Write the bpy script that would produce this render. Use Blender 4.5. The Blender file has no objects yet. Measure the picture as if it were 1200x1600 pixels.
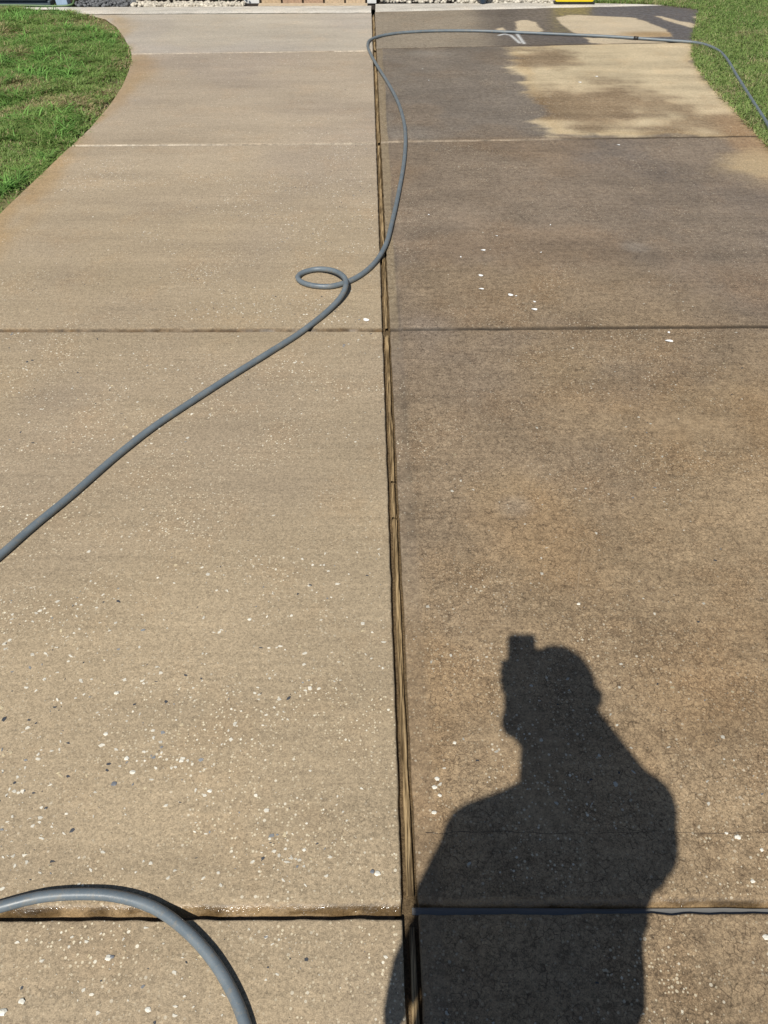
import bpy, bmesh, math, random
import numpy as np
from mathutils import Vector, Matrix

random.seed(7); RNG = np.random.default_rng(7)
scene = bpy.context.scene
COL = scene.collection
R = math.radians

# ------------------------------------------------------------------ camera
EYE = 1.565
PITCH = math.atan(1147 / 1155)                     # tilt below the horizon
cam_d = bpy.data.cameras.new('camera'); cam = bpy.data.objects.new('camera', cam_d); COL.objects.link(cam)
cam_d.sensor_fit = 'VERTICAL'; cam_d.sensor_height = 24.0; cam_d.lens = 24.0 * 1155 / 1600
cam_d.clip_start = 0.02; cam_d.clip_end = 3000
cam.location = (0, 0, EYE); cam.rotation_euler = (math.pi / 2 - PITCH, 0, 0)
scene.camera = cam

# ------------------------------------------------------------------ sky, sun, exposure
SUN_EL, SUN_AZ = R(53.2), R(18.34)                 # shadows run forward and a little to the right
world = bpy.data.worlds.new('World'); scene.world = world; world.use_nodes = True
wn = world.node_tree; bg = wn.nodes['Background']
sky = wn.nodes.new('ShaderNodeTexSky'); sky.sky_type = 'NISHITA'; sky.sun_disc = False
sky.sun_elevation = SUN_EL; sky.sun_rotation = SUN_AZ + math.pi; sky.air_density = 1.0; sky.dust_density = 0.6
wn.links.new(sky.outputs[0], bg.inputs[0]); bg.inputs[1].default_value = 0.06
sl = bpy.data.lights.new('sun', 'SUN'); sl.energy = 4.8; sl.angle = R(0.53); sl.color = (1.0, 0.955, 0.87)
sun = bpy.data.objects.new('sun', sl); COL.objects.link(sun); sun.location = (-3, -8, 12)
LIGHT = Vector((math.sin(SUN_AZ) * math.cos(SUN_EL), math.cos(SUN_AZ) * math.cos(SUN_EL), -math.sin(SUN_EL)))
sun.rotation_euler = LIGHT.to_track_quat('-Z', 'Y').to_euler()
vs = scene.view_settings; vs.view_transform = 'Standard'; vs.look = 'None'; vs.gamma = 1.0; vs.exposure = 0.0
vs.use_curve_mapping = False

# ------------------------------------------------------------------ helpers
def G(px, py, z=0.0):
    """point of the photograph -> place on the ground (metres)"""
    b = py - 800
    fy = 1155 * math.cos(PITCH) - b * math.sin(PITCH); fz = -1155 * math.sin(PITCH) - b * math.cos(PITCH)
    t = (z - EYE) / fz
    return ((px - 600) * t, fy * t)
def GP(L, z=0.0): return np.array([G(x, y, z) for x, y in L])

def _h(ix, iy, s):
    n = (ix.astype(np.int64) * 374761393 + iy.astype(np.int64) * 668265263 + s * 974634777) & 0xFFFFFFFF
    n = ((n ^ (n >> 13)) * 1274126177) & 0xFFFFFFFF
    n = n ^ (n >> 16)
    return (n & 0xFFFF) / 65535.0
def vnoise(x, y, s=0):
    x = np.asarray(x, float); y = np.asarray(y, float)
    ix = np.floor(x); iy = np.floor(y); fx = x - ix; fy = y - iy
    fx = fx * fx * (3 - 2 * fx); fy = fy * fy * (3 - 2 * fy)
    ix = ix.astype(np.int64); iy = iy.astype(np.int64)
    a = _h(ix, iy, s); b = _h(ix + 1, iy, s); c = _h(ix, iy + 1, s); d = _h(ix + 1, iy + 1, s)
    return a + (b - a) * fx + (c - a) * fy + (a - b - c + d) * fx * fy
def fbm(x, y, s=0, o=4):
    v = 0; a = 0.5; t = 0
    for k in range(o):
        v = v + a * vnoise(x * 2 ** k, y * 2 ** k, s + k); t += a; a *= 0.5
    return v / t
def sstep(a, b, x):
    t = np.clip((x - a) / (b - a), 0, 1); return t * t * (3 - 2 * t)
def poly_sd(px, py, P):
    """signed distance to polygon, positive inside"""
    n = len(P); d = np.full(px.shape, 1e9); ins = np.zeros(px.shape, bool)
    for i in range(n):
        ax, ay = P[i]; bx, by = P[(i + 1) % n]
        ex, ey = bx - ax, by - ay; L = ex * ex + ey * ey + 1e-12
        t = np.clip(((px - ax) * ex + (py - ay) * ey) / L, 0, 1)
        d = np.minimum(d, np.hypot(px - ax - t * ex, py - ay - t * ey))
        c = ((ay > py) != (by > py)) & (px < (bx - ax) * (py - ay) / (by - ay + 1e-12) + ax)
        ins ^= c
    return np.where(ins, d, -d)
def line_d(px, py, P):
    d = np.full(px.shape, 1e9)
    for i in range(len(P) - 1):
        ax, ay = P[i]; bx, by = P[i + 1]; ex, ey = bx - ax, by - ay; L = ex * ex + ey * ey + 1e-12
        t = np.clip(((px - ax) * ex + (py - ay) * ey) / L, 0, 1)
        d = np.minimum(d, np.hypot(px - ax - t * ex, py - ay - t * ey))
    return d

def mesh_from(name, V, Fs, smooth=False):
    me = bpy.data.meshes.new(name); me.from_pydata([tuple(v) for v in V], [], [tuple(f) for f in Fs]); me.update()
    if smooth: me.polygons.foreach_set('use_smooth', [True] * len(me.polygons))
    return me
def fast_mesh(name, V, Q, k, smooth=False):
    """numpy verts, faces all of k corners"""
    me = bpy.data.meshes.new(name); n = len(Q)
    me.vertices.add(len(V)); me.vertices.foreach_set('co', np.asarray(V, np.float32).ravel())
    me.loops.add(n * k); me.loops.foreach_set('vertex_index', np.asarray(Q, np.int32).ravel())
    me.polygons.add(n); me.polygons.foreach_set('loop_start', np.arange(0, n * k, k, dtype=np.int32))
    me.polygons.foreach_set('loop_total', np.full(n, k, np.int32))
    if smooth: me.polygons.foreach_set('use_smooth', np.ones(n, bool))
    me.update(calc_edges=True); me.validate(); return me
def link(name, me, mats, parent=None, **kw):
    o = bpy.data.objects.new(name, me); COL.objects.link(o)
    for m in (mats if isinstance(mats, (list, tuple)) else [mats]):
        if m is not None and len(me.materials) < (len(mats) if isinstance(mats, (list, tuple)) else 1): me.materials.append(m)
    if parent is not None: o.parent = parent
    for k, v in kw.items(): o[k] = v
    return o
def empty(name, loc=(0, 0, 0), **kw):
    o = bpy.data.objects.new(name, None); COL.objects.link(o); o.location = loc
    for k, v in kw.items(): o[k] = v
    return o
def box(bm, x0, x1, y0, y1, z0, z1):
    vs_ = [bm.verts.new(p) for p in ((x0,y0,z0),(x1,y0,z0),(x1,y1,z0),(x0,y1,z0),(x0,y0,z1),(x1,y0,z1),(x1,y1,z1),(x0,y1,z1))]
    for f in ((3,2,1,0),(4,5,6,7),(0,1,5,4),(1,2,6,5),(2,3,7,6),(3,0,4,7)): bm.faces.new([vs_[i] for i in f])
def bm_obj(name, bm, mat, parent=None, bevel=0, smooth=False, **kw):
    if bevel: bmesh.ops.bevel(bm, geom=list(bm.edges), offset=bevel, segments=2, profile=0.5, affect='EDGES')
    me = bpy.data.meshes.new(name); bm.to_mesh(me); bm.free()
    if smooth: me.polygons.foreach_set('use_smooth', [True] * len(me.polygons))
    return link(name, me, mat, parent, **kw)
def box_obj(name, x0, x1, y0, y1, z0, z1, mat, parent=None, bevel=0.004, **kw):
    bm = bmesh.new(); box(bm, x0, x1, y0, y1, z0, z1); return bm_obj(name, bm, mat, parent, bevel, **kw)
def catmull(P, n):
    P = [Vector(p) for p in P]; P = [2 * P[0] - P[1]] + P + [2 * P[-1] - P[-2]]; out = []
    for i in range(1, len(P) - 2):
        p0, p1, p2, p3 = P[i-1:i+3]
        # centripetal parametrisation keeps loops round
        t0 = 0; t1 = t0 + max((p1-p0).length, 1e-5) ** .5; t2 = t1 + max((p2-p1).length, 1e-5) ** .5; t3 = t2 + max((p3-p2).length, 1e-5) ** .5
        m = max(2, int((p2 - p1).length / n))
        for k in range(m):
            t = t1 + (t2 - t1) * k / m
            a1 = p0*((t1-t)/(t1-t0)) + p1*((t-t0)/(t1-t0)); a2 = p1*((t2-t)/(t2-t1)) + p2*((t-t1)/(t2-t1)); a3 = p2*((t3-t)/(t3-t2)) + p3*((t-t2)/(t3-t2))
            b1 = a1*((t2-t)/(t2-t0)) + a2*((t-t0)/(t2-t0)); b2 = a2*((t3-t)/(t3-t1)) + a3*((t-t1)/(t3-t1))
            out.append(b1*((t2-t)/(t2-t1)) + b2*((t-t1)/(t2-t1)))
    out.append(P[-2]); return out
def tube(path, r, seg=12):
    V = []; Fs = []; n = len(path); up = Vector((0, 0, 1)); prev = None
    for i, p in enumerate(path):
        t = (path[min(i+1, n-1)] - path[max(i-1, 0)]).normalized()
        if prev is None:
            a = t.cross(up); a = a.normalized() if a.length > 1e-4 else Vector((1, 0, 0))
        else:
            a = (prev - t * prev.dot(t)).normalized()
        b = a.cross(t); prev = a
        for k in range(seg):
            q = 2 * math.pi * k / seg; V.append(p + (a * math.cos(q) + b * math.sin(q)) * r)
    for i in range(n - 1):
        for k in range(seg):
            Fs.append((i*seg+k, i*seg+(k+1) % seg, (i+1)*seg+(k+1) % seg, (i+1)*seg+k))
    Fs.append(tuple(range(seg))); Fs.append(tuple(reversed(range((n-1)*seg, n*seg))))
    return V, Fs

# ------------------------------------------------------------------ materials
class N:
    def __init__(s, name):
        s.m = bpy.data.materials.new(name); s.m.use_nodes = True; s.t = s.m.node_tree; s.b = s.t.nodes['Principled BSDF']
        s.out = s.t.nodes['Material Output']
    def n(s, ty, **kw):
        nd = s.t.nodes.new('ShaderNode' + ty)
        for k, v in kw.items(): setattr(nd, k, v)
        return nd
    def set(s, nd, i, v):
        if hasattr(v, 'is_output') or isinstance(v, bpy.types.NodeSocket): s.t.links.new(v, nd.inputs[i])
        else: nd.inputs[i].default_value = v
    def math(s, op, a, b=None, c=None, clamp=False):
        nd = s.n('Math', operation=op, use_clamp=clamp); s.set(nd, 0, a)
        if b is not None: s.set(nd, 1, b)
        if c is not None: s.set(nd, 2, c)
        return nd.outputs[0]
    def mix(s, f, a, b, mode='MIX'):
        nd = s.n('Mix', data_type='RGBA', blend_type=mode); s.set(nd, 0, f)
        s.set(nd, 6, a if not isinstance(a, tuple) else (*a, 1)); s.set(nd, 7, b if not isinstance(b, tuple) else (*b, 1))
        return nd.outputs[2]
    def rng(s, v, a, b, c=0.0, d=1.0, smooth=False):
        nd = s.n('MapRange'); nd.clamp = True
        if smooth: nd.interpolation_type = 'SMOOTHSTEP'
        s.set(nd, 0, v); s.set(nd, 1, a); s.set(nd, 2, b); s.set(nd, 3, c); s.set(nd, 4, d); return nd.outputs[0]
    def pos(s, scale=(1, 1, 1)):
        tc = s.n('TexCoord'); mp = s.n('Mapping'); mp.inputs['Scale'].default_value = scale
        s.t.links.new(tc.outputs['Object'], mp.inputs[0]); return mp.outputs[0]
    def noise(s, vec, sc, det=2.0, rough=0.5):
        nd = s.n('TexNoise'); s.set(nd, 'Vector', vec); s.set(nd, 'Scale', sc); s.set(nd, 'Detail', det); s.set(nd, 'Roughness', rough); return nd.outputs[0]
    def vor(s, vec, sc, feature='F1', rnd=1.0):
        nd = s.n('TexVoronoi', feature=feature); s.set(nd, 'Vector', vec); s.set(nd, 'Scale', sc); s.set(nd, 'Randomness', rnd); return nd
    def attr(s, name):
        nd = s.n('Attribute', attribute_name=name); return nd
    def bump(s, h, strength, dist):
        nd = s.n('Bump'); nd.inputs['Strength'].default_value = strength; nd.inputs['Distance'].default_value = dist
        s.set(nd, 'Height', h); return nd.outputs[0]

def simple(name, col, rough=0.6, var=0.15, sc=30.0, spec=0.5, bump=0.0, metal=0.0):
    a = N(name); v = a.noise(a.pos(), sc, 4.0); f = a.rng(v, 0.3, 0.7, 1 - var, 1 + var)
    c = a.mix(1.0, col, a.n('CombineColor').outputs[0], 'MULTIPLY')
    cc = a.t.nodes[-2] if False else None
    comb = [n for n in a.t.nodes if n.bl_idname == 'ShaderNodeCombineColor'][0]
    for i in range(3): a.t.links.new(f, comb.inputs[i])
    a.set(a.b, 'Base Color', c); a.set(a.b, 'Roughness', rough); a.set(a.b, 'Specular IOR Level', spec); a.set(a.b, 'Metallic', metal)
    if bump: a.set(a.b, 'Normal', a.bump(v, 0.6, bump))
    return a.m

def concrete_mat(name):
    """weathered broom-finished concrete; stain colour, wetness, crazing and shell wear come from the slab itself"""
    a = N(name); P = a.pos()
    st = a.attr('stain').outputs['Color']; wet = a.attr('wet').outputs['Fac']; crz = a.attr('craze').outputs['Fac']; shl = a.attr('shell').outputs['Fac']
    # sand grain
    g1 = a.noise(P, 420.0, 1.0, 0.6); g2 = a.noise(P, 120.0, 2.0, 0.65)
    sand = a.vor(P, 240.0).outputs['Color']
    sep = a.n('SeparateColor'); a.set(sep, 0, sand)
    f = a.math('ADD', a.rng(g1, 0.25, 0.75, -0.34, 0.34), a.rng(g2, 0.25, 0.75, -0.18, 0.18))
    f = a.math('ADD', f, a.rng(sep.outputs[0], 0.0, 1.0, -0.24, 0.24))
    mid = a.noise(P, 22.0, 2.0, 0.6); f = a.math('ADD', f, a.rng(mid, 0.25, 0.75, -0.06, 0.06))
    # broom strokes across the drive
    br = a.noise(a.pos((3.0, 70.0, 1.0)), 1.0, 2.0, 0.6); f = a.math('ADD', f, a.rng(br, 0.28, 0.72, -0.10, 0.10))
    far_ = a.noise(P, 52.0, 2.0, 0.6); f = a.math('ADD', f, a.rng(far_, 0.28, 0.72, -0.10, 0.10))
    f = a.math('MULTIPLY', f, a.rng(crz, 0.0, 0.6, 0.72, 1.0))
    f = a.math('ADD', f, 1.0)
    comb = a.n('CombineColor')
    for i in range(3): a.t.links.new(f, comb.inputs[i])
    c = a.mix(1.0, st, comb.outputs[0], 'MULTIPLY')
    # warm / cool drift
    hue = a.noise(P, 4.2, 4.0, 0.65)
    c = a.mix(a.rng(hue, 0.5, 0.75, 0.0, 0.35), c, a.mix(1.0, c, (1.10, 0.97, 0.84), 'MULTIPLY'))
    # dark pits
    pk = a.math('MULTIPLY', a.rng(g2, 0.68, 0.74, 0.0, 0.6), a.rng(crz, 0.0, 0.5, 0.35, 1.0))
    c = a.mix(pk, c, a.mix(1.0, c, (0.30, 0.28, 0.27), 'MULTIPLY'))
    # crazing: broken hair cracks that hold dirt
    wv = a.n('TexNoise'); a.set(wv, 'Vector', P); a.set(wv, 'Scale', 60.0); a.set(wv, 'Detail', 1.0)
    warp = a.n('VectorMath', operation='MULTIPLY_ADD'); a.set(warp, 0, wv.outputs['Color']); a.set(warp, 1, (0.016, 0.016, 0.016)); a.set(warp, 2, P)
    e1 = a.vor(warp.outputs[0], 52.0, 'DISTANCE_TO_EDGE').outputs['Distance']
    e2 = a.vor(warp.outputs[0], 120.0, 'DISTANCE_TO_EDGE').outputs['Distance']
    brk = a.rng(mid, 0.38, 0.58)
    k1 = a.math('MULTIPLY', a.rng(e1, 0.0, 0.065, 1.0, 0.0), brk)
    k2 = a.math('MULTIPLY', a.rng(e2, 0.0, 0.10, 1.0, 0.0), a.math('MULTIPLY', a.rng(hue, 0.40, 0.60), 0.8))
    kk = a.math('MULTIPLY', a.math('MAXIMUM', k1, k2), a.math('MULTIPLY', crz, 0.75))
    c = a.mix(kk, c, a.mix(1.0, c, (0.22, 0.19, 0.17), 'MULTIPLY'))
    # grime caught in the pores of the unwashed side
    gr = a.noise(P, 34.0, 5.0, 0.78); gm = a.math('MULTIPLY', a.rng(gr, 0.44, 0.64, 0.0, 0.62), a.rng(a.attr('grime').outputs['Fac'], 0.0, 1.0))
    c = a.mix(gm, c, a.mix(1.0, c, (0.40, 0.37, 0.36), 'MULTIPLY'))
    # small exposed shell and quartz specks
    clump = a.rng(hue, 0.36, 0.60)
    def specks(sc, size, thr, col, amt, c):
        v = a.vor(P, sc); s2 = a.n('SeparateColor'); a.set(s2, 0, v.outputs['Color'])
        on = a.math('GREATER_THAN', s2.outputs[0], thr)
        rad = a.math('MULTIPLY', s2.outputs[1], size)
        hit = a.math('LESS_THAN', v.outputs['Distance'], rad)
        m = a.math('MULTIPLY', a.math('MULTIPLY', on, hit), a.math('MULTIPLY', a.math('MULTIPLY', clump, shl), amt), clamp=True)
        return a.mix(m, c, col), m
    c, m1 = specks(150.0, 0.42, 0.50, (0.66, 0.58, 0.42), 1.1, c)
    c, m2 = specks(80.0, 0.27, 0.62, (0.74, 0.69, 0.56), 1.2, c)
    
    a.set(a.b, 'Base Color', c)
    # wet film: smoother where wet, with dry patches between
    wn_ = mid
    wv2 = a.math('MULTIPLY', wet, a.rng(wn_, 0.25, 0.6, 0.55, 1.0))
    a.set(a.b, 'Roughness', a.rng(wv2, 0.0, 1.4, 0.88, 0.08)); a.set(a.b, 'Specular IOR Level', a.rng(wv2, 0.0, 1.0, 0.25, 0.5))
    hgt = a.math('ADD', a.math('MULTIPLY', g1, 0.5), a.math('MULTIPLY', g2, 0.9)); 
    a.set(a.b, 'Normal', a.bump(hgt, 0.55, 0.0022))
    return a.m
M_CONC = concrete_mat('weathered_concrete')

def soil_mat(name, c1, c2, sc=60.0, rough=0.95, bump=0.006):
    a = N(name); P = a.pos(); v = a.noise(P, sc, 6.0, 0.7); w = a.noise(P, sc * 5, 3.0, 0.6)
    c = a.mix(a.rng(v, 0.3, 0.7), c1, c2); c = a.mix(a.rng(w, 0.45, 0.7, 0, 0.6), c, tuple(x * 0.5 for x in c1))
    a.set(a.b, 'Base Color', c); a.set(a.b, 'Roughness', rough); a.set(a.b, 'Specular IOR Level', 0.2)
    a.set(a.b, 'Normal', a.bump(a.math('ADD', v, a.math('MULTIPLY', w, 0.4)), 0.8, bump)); return a.m
M_SOIL = soil_mat('dark_soil', (0.045, 0.03, 0.02), (0.11, 0.075, 0.045))
def thatch():
    a = N('thatch_and_soil'); P = a.pos(); v = a.noise(P, 70.0, 4.0, 0.7); w = a.noise(P, 3.5, 3.0, 0.6)
    c = a.mix(a.rng(v, 0.3, 0.7), (0.09, 0.095, 0.032), (0.22, 0.20, 0.085)); c = a.mix(a.rng(w, 0.48, 0.60), c, (0.055, 0.036, 0.026))
    a.set(a.b, 'Base Color', c); a.set(a.b, 'Roughness', 0.95); a.set(a.b, 'Normal', a.bump(v, 0.8, 0.006)); return a.m
M_THATCH = thatch()
M_SUB = soil_mat('joint_dirt', (0.07, 0.047, 0.024), (0.22, 0.155, 0.085), 110.0, 0.7, 0.006)
M_SILT = soil_mat('rusty_silt', (0.05, 0.032, 0.016), (0.17, 0.115, 0.06), 55.0, 0.45, 0.004)
M_MULCH = soil_mat('dark_mulch', (0.02, 0.016, 0.014), (0.06, 0.045, 0.035), 40.0, 0.95, 0.02)

def attr_mat(name, rough, trans=0.0, spec=0.3):
    a = N(name); c = a.attr('tint').outputs['Color']; v = a.noise(a.pos(), 25.0, 3.0)
    comb = a.n('CombineColor'); f = a.rng(v, 0.3, 0.7, 0.85, 1.15)
    for i in range(3): a.t.links.new(f, comb.inputs[i])
    c = a.mix(1.0, c, comb.outputs[0], 'MULTIPLY')
    a.set(a.b, 'Base Color', c); a.set(a.b, 'Roughness', rough); a.set(a.b, 'Specular IOR Level', spec)
    if trans:
        tr = a.n('BsdfTranslucent'); a.set(tr, 'Color', c); mx = a.n('MixShader'); mx.inputs[0].default_value = trans
        a.t.links.new(a.b.outputs[0], mx.inputs[1]); a.t.links.new(tr.outputs[0], mx.inputs[2]); a.t.links.new(mx.outputs[0], a.out.inputs[0])
    return a.m
M_GRASS = attr_mat('grass_blades', 0.5, 0.42)
M_LEAF = attr_mat('shrub_leaves', 0.45, 0.25)
M_STONE = attr_mat('pale_stones', 0.8)
M_CHIP = attr_mat('shell_and_grit', 0.55)

def wood_mat():
    a = N('wet_fibrous_wood'); P = a.pos((330.0, 8.0, 40.0)); v = a.noise(P, 1.0, 5.0, 0.65); w = a.noise(a.pos((170.0, 3.0, 20.0)), 1.0, 3.0, 0.6)
    c = a.mix(a.rng(v, 0.40, 0.56), (0.095, 0.058, 0.022), (0.50, 0.36, 0.19)); c = a.mix(a.rng(w, 0.54, 0.62, 0, 0.8), c, (0.060, 0.036, 0.014))
    a.set(a.b, 'Base Color', c); a.set(a.b, 'Roughness', 0.5); a.set(a.b, 'Normal', a.bump(a.math('ADD', v, w), 0.9, 0.005)); return a.m
M_WOOD = wood_mat()

def water_mat():
    a = N('standing_water'); a.t.nodes.remove(a.b)
    fr = a.n('Fresnel'); fr.inputs['IOR'].default_value = 1.33
    v = a.noise(a.pos((14.0, 60.0, 1.0)), 1.0, 2.0)
    nb = a.bump(v, 0.25, 0.004); a.t.links.new(nb, fr.inputs['Normal'])
    gl = a.n('BsdfGlossy'); gl.inputs['Roughness'].default_value = 0.03; a.t.links.new(nb, gl.inputs['Normal'])
    tp = a.n('BsdfTransparent'); tp.inputs['Color'].default_value = (0.5, 0.47, 0.42, 1)
    df = a.n('BsdfDiffuse'); df.inputs['Color'].default_value = (0.20, 0.20, 0.195, 1)
    tr = a.n('MixShader'); tr.inputs[0].default_value = 0.7; a.t.links.new(tp.outputs[0], tr.inputs[1]); a.t.links.new(df.outputs[0], tr.inputs[2])
    mx = a.n('MixShader'); a.t.links.new(fr.outputs[0], mx.inputs[0]); a.t.links.new(tr.outputs[0], mx.inputs[1]); a.t.links.new(gl.outputs[0], mx.inputs[2])
    a.t.links.new(mx.outputs[0], a.out.inputs[0]); return a.m
M_WATER = water_mat()

def hose_mat():
    a = N('grey_rubber_hose'); P = a.pos(); v = a.noise(P, 18.0, 4.0, 0.65); w = a.noise(P, 220.0, 2.0)
    c = a.mix(a.rng(v, 0.3, 0.7), (0.115, 0.145, 0.170), (0.160, 0.192, 0.215)); c = a.mix(a.rng(w, 0.60, 0.72, 0, 0.6), c, (0.23, 0.22, 0.20)); d_ = a.noise(P, 42.0, 5.0, 0.75); c = a.mix(a.rng(d_, 0.52, 0.68, 0, 0.55), c, (0.24, 0.205, 0.15))
    a.set(a.b, 'Base Color', c); a.set(a.b, 'Roughness', a.rng(v, 0.3, 0.7, 0.36, 0.52)); a.set(a.b, 'Normal', a.bump(w, 0.15, 0.0012)); return a.m
M_HOSE = hose_mat()

# ------------------------------------------------------------------ the ground
bm = bmesh.new()
for x0, x1, y0, y1 in ((-400, 400, -400, 400),):
    vv = [bm.verts.new(p) for p in ((x0, y0, -0.16), (x1, y0, -0.16), (x1, y1, -0.16), (x0, y1, -0.16))]; bm.faces.new(vv)
M_FAR = soil_mat('distant_turf', (0.05, 0.09, 0.02), (0.11, 0.14, 0.04), 3.0, 0.95, 0.02)
bm_obj('ground', bm, M_FAR, kind='structure')

# outlines of the drive (world metres)
LE = np.array([(-1.97, -4.0), (-1.97, 2.5), (-1.949, 3.733), (-1.915, 4.218), (-1.88, 4.69), (-1.855, 5.009), (-1.852, 5.458), (-1.876, 5.894), (-1.922, 6.268), (-1.98, 6.624), (-2.04, 6.854), (-2.206, 7.311), (-2.382, 7.723), (-2.558, 8.02), (-2.84, 8.25), (-3.4, 8.40)])
RE = np.array([(2.33, -4.0), (2.33, 3.5), (2.318, 4.733), (2.346, 5.39), (2.355, 5.818), (2.401, 6.389), (2.476, 6.756), (2.596, 7.16), (2.793, 7.723), (3.0, 8.30), (3.05, 8.6)])
def left_edge(y): return np.interp(y, LE[:, 1], LE[:, 0])
def right_edge(y): return np.interp(y, RE[:, 1], RE[:, 0])
def mid_x(y): return 0.060 - 0.0196 * y
# transverse joints: y at x = 0 and slope, for the left and right half, front to back
JL = [(-3.80, 0.0), (-1.665, 0.0), (0.468, 0.004), (2.606, 0.004), (4.733, 0.023), (6.862, 0.048), (8.228, 0.022)]
JR = [(-3.80, 0.0), (-1.655, 0.0), (0.477, 0.0), (2.611, 0.0125), (4.757, 0.043), (6.935, 0.078), (8.285, 0.10)]

# ------------------------------------------------------------------ stains, wetness
def stain_left(x, y):
    n = fbm(x * 1.4, y * 1.4, 11); s = fbm(x * 2.0, y * 9.0, 21); p = fbm(x * 0.9 + 4, y * 0.9, 31)
    base = np.stack([np.full(x.shape, v) for v in (0.352, 0.277, 0.182)], -1)
    far = sstep(2.2, 6.5, y)[..., None]
    base = base * (1 - far) + np.array([0.376, 0.310, 0.235]) * far
    top = sstep(6.83, 6.93, y - 0.05 * x)[..., None]
    base = base * (1 - top) + np.array([0.42, 0.372, 0.305]) * top
    base = base * (1 + 0.16 * (n - 0.5) + 0.26 * (s - 0.5))[..., None]
    t = sstep(0.48, 0.72, p)[..., None]; base = base * (1 - t * np.array([0.07, 0.065, 0.02]))
    # washed rust along the grass edge
    de = x - left_edge(y); ru = (1 - sstep(0.05, 0.32, de)) * sstep(0.35, 0.65, fbm(x * 3, y * 1.6, 41))
    base = base * (1 - ru[..., None] * np.array([0.02, 0.13, 0.30]))
    for cx, cy, r, a in ((*G(90, 620), 0.22, 0.09), (*G(190, 690), 0.3, 0.06), (*G(520, 170), 0.6, 0.10), (*G(380, 130), 0.5, 0.10), (*G(300, 400), 0.5, 0.06)):
        d = np.hypot(x - cx, (y - cy) * 1.6) + 0.2 * (n - 0.5); m = (1 - sstep(0, r, d)) * a
        base = base * (1 - m[..., None] * np.array([1.0, 1.0, 0.75]))
    wet = 0.30 * sstep(0.40, 0.62, fbm(x * 1.2 + 9, y * 1.6, 51)) + 0.12 + 0.15 * far[..., 0]
    craze = np.full(x.shape, 0.05) + 0.12 * sstep(0.55, 0.7, fbm(x * 2, y * 2, 61))
    shell = 0.35 + 0.75 * sstep(0.40, 0.62, fbm(x * 1.7, y * 2.3, 71)) * (0.6 + 0.6 * (1 - sstep(0.3, 2.4, y)))
    shell = shell * (1 - 0.6 * far[..., 0])
    return base, np.clip(wet, 0, 1), craze, np.clip(shell, 0, 1)

DRY = [GP(L) for L in (
    [(868, 27), (880, 24), (905, 23), (930, 25), (985, 27), (1008, 33), (1030, 41), (1048, 51), (1050, 58), (1000, 59), (950, 57), (905, 54), (892, 50), (884, 43), (872, 36)],
    [(806, 34), (813, 31), (825, 31), (836, 34), (842, 40), (849, 48), (846, 52), (808, 50), (806, 42)],
    [(774, 46), (786, 42), (790, 47), (780, 50)],
    [(1020, 25), (1034, 25), (1062, 33), (1092, 38), (1092, 45), (1075, 42), (1050, 35)],
    [(1078, 26), (1095, 25), (1092, 31)],
    [(912, 59), (960, 60), (1020, 64), (1100, 70), (1100, 76), (1010, 70), (925, 68)],
    [(1097, 60), (1060, 66), (1100, 90)])]
PALE = GP([(772, 76), (792, 82), (806, 92), (812, 112), (822, 140), (834, 165), (848, 190), (864, 214), (950, 213), (1060, 211), (1210, 222), (1120, 130), (1090, 95), (1095, 60), (900, 66)])
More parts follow.
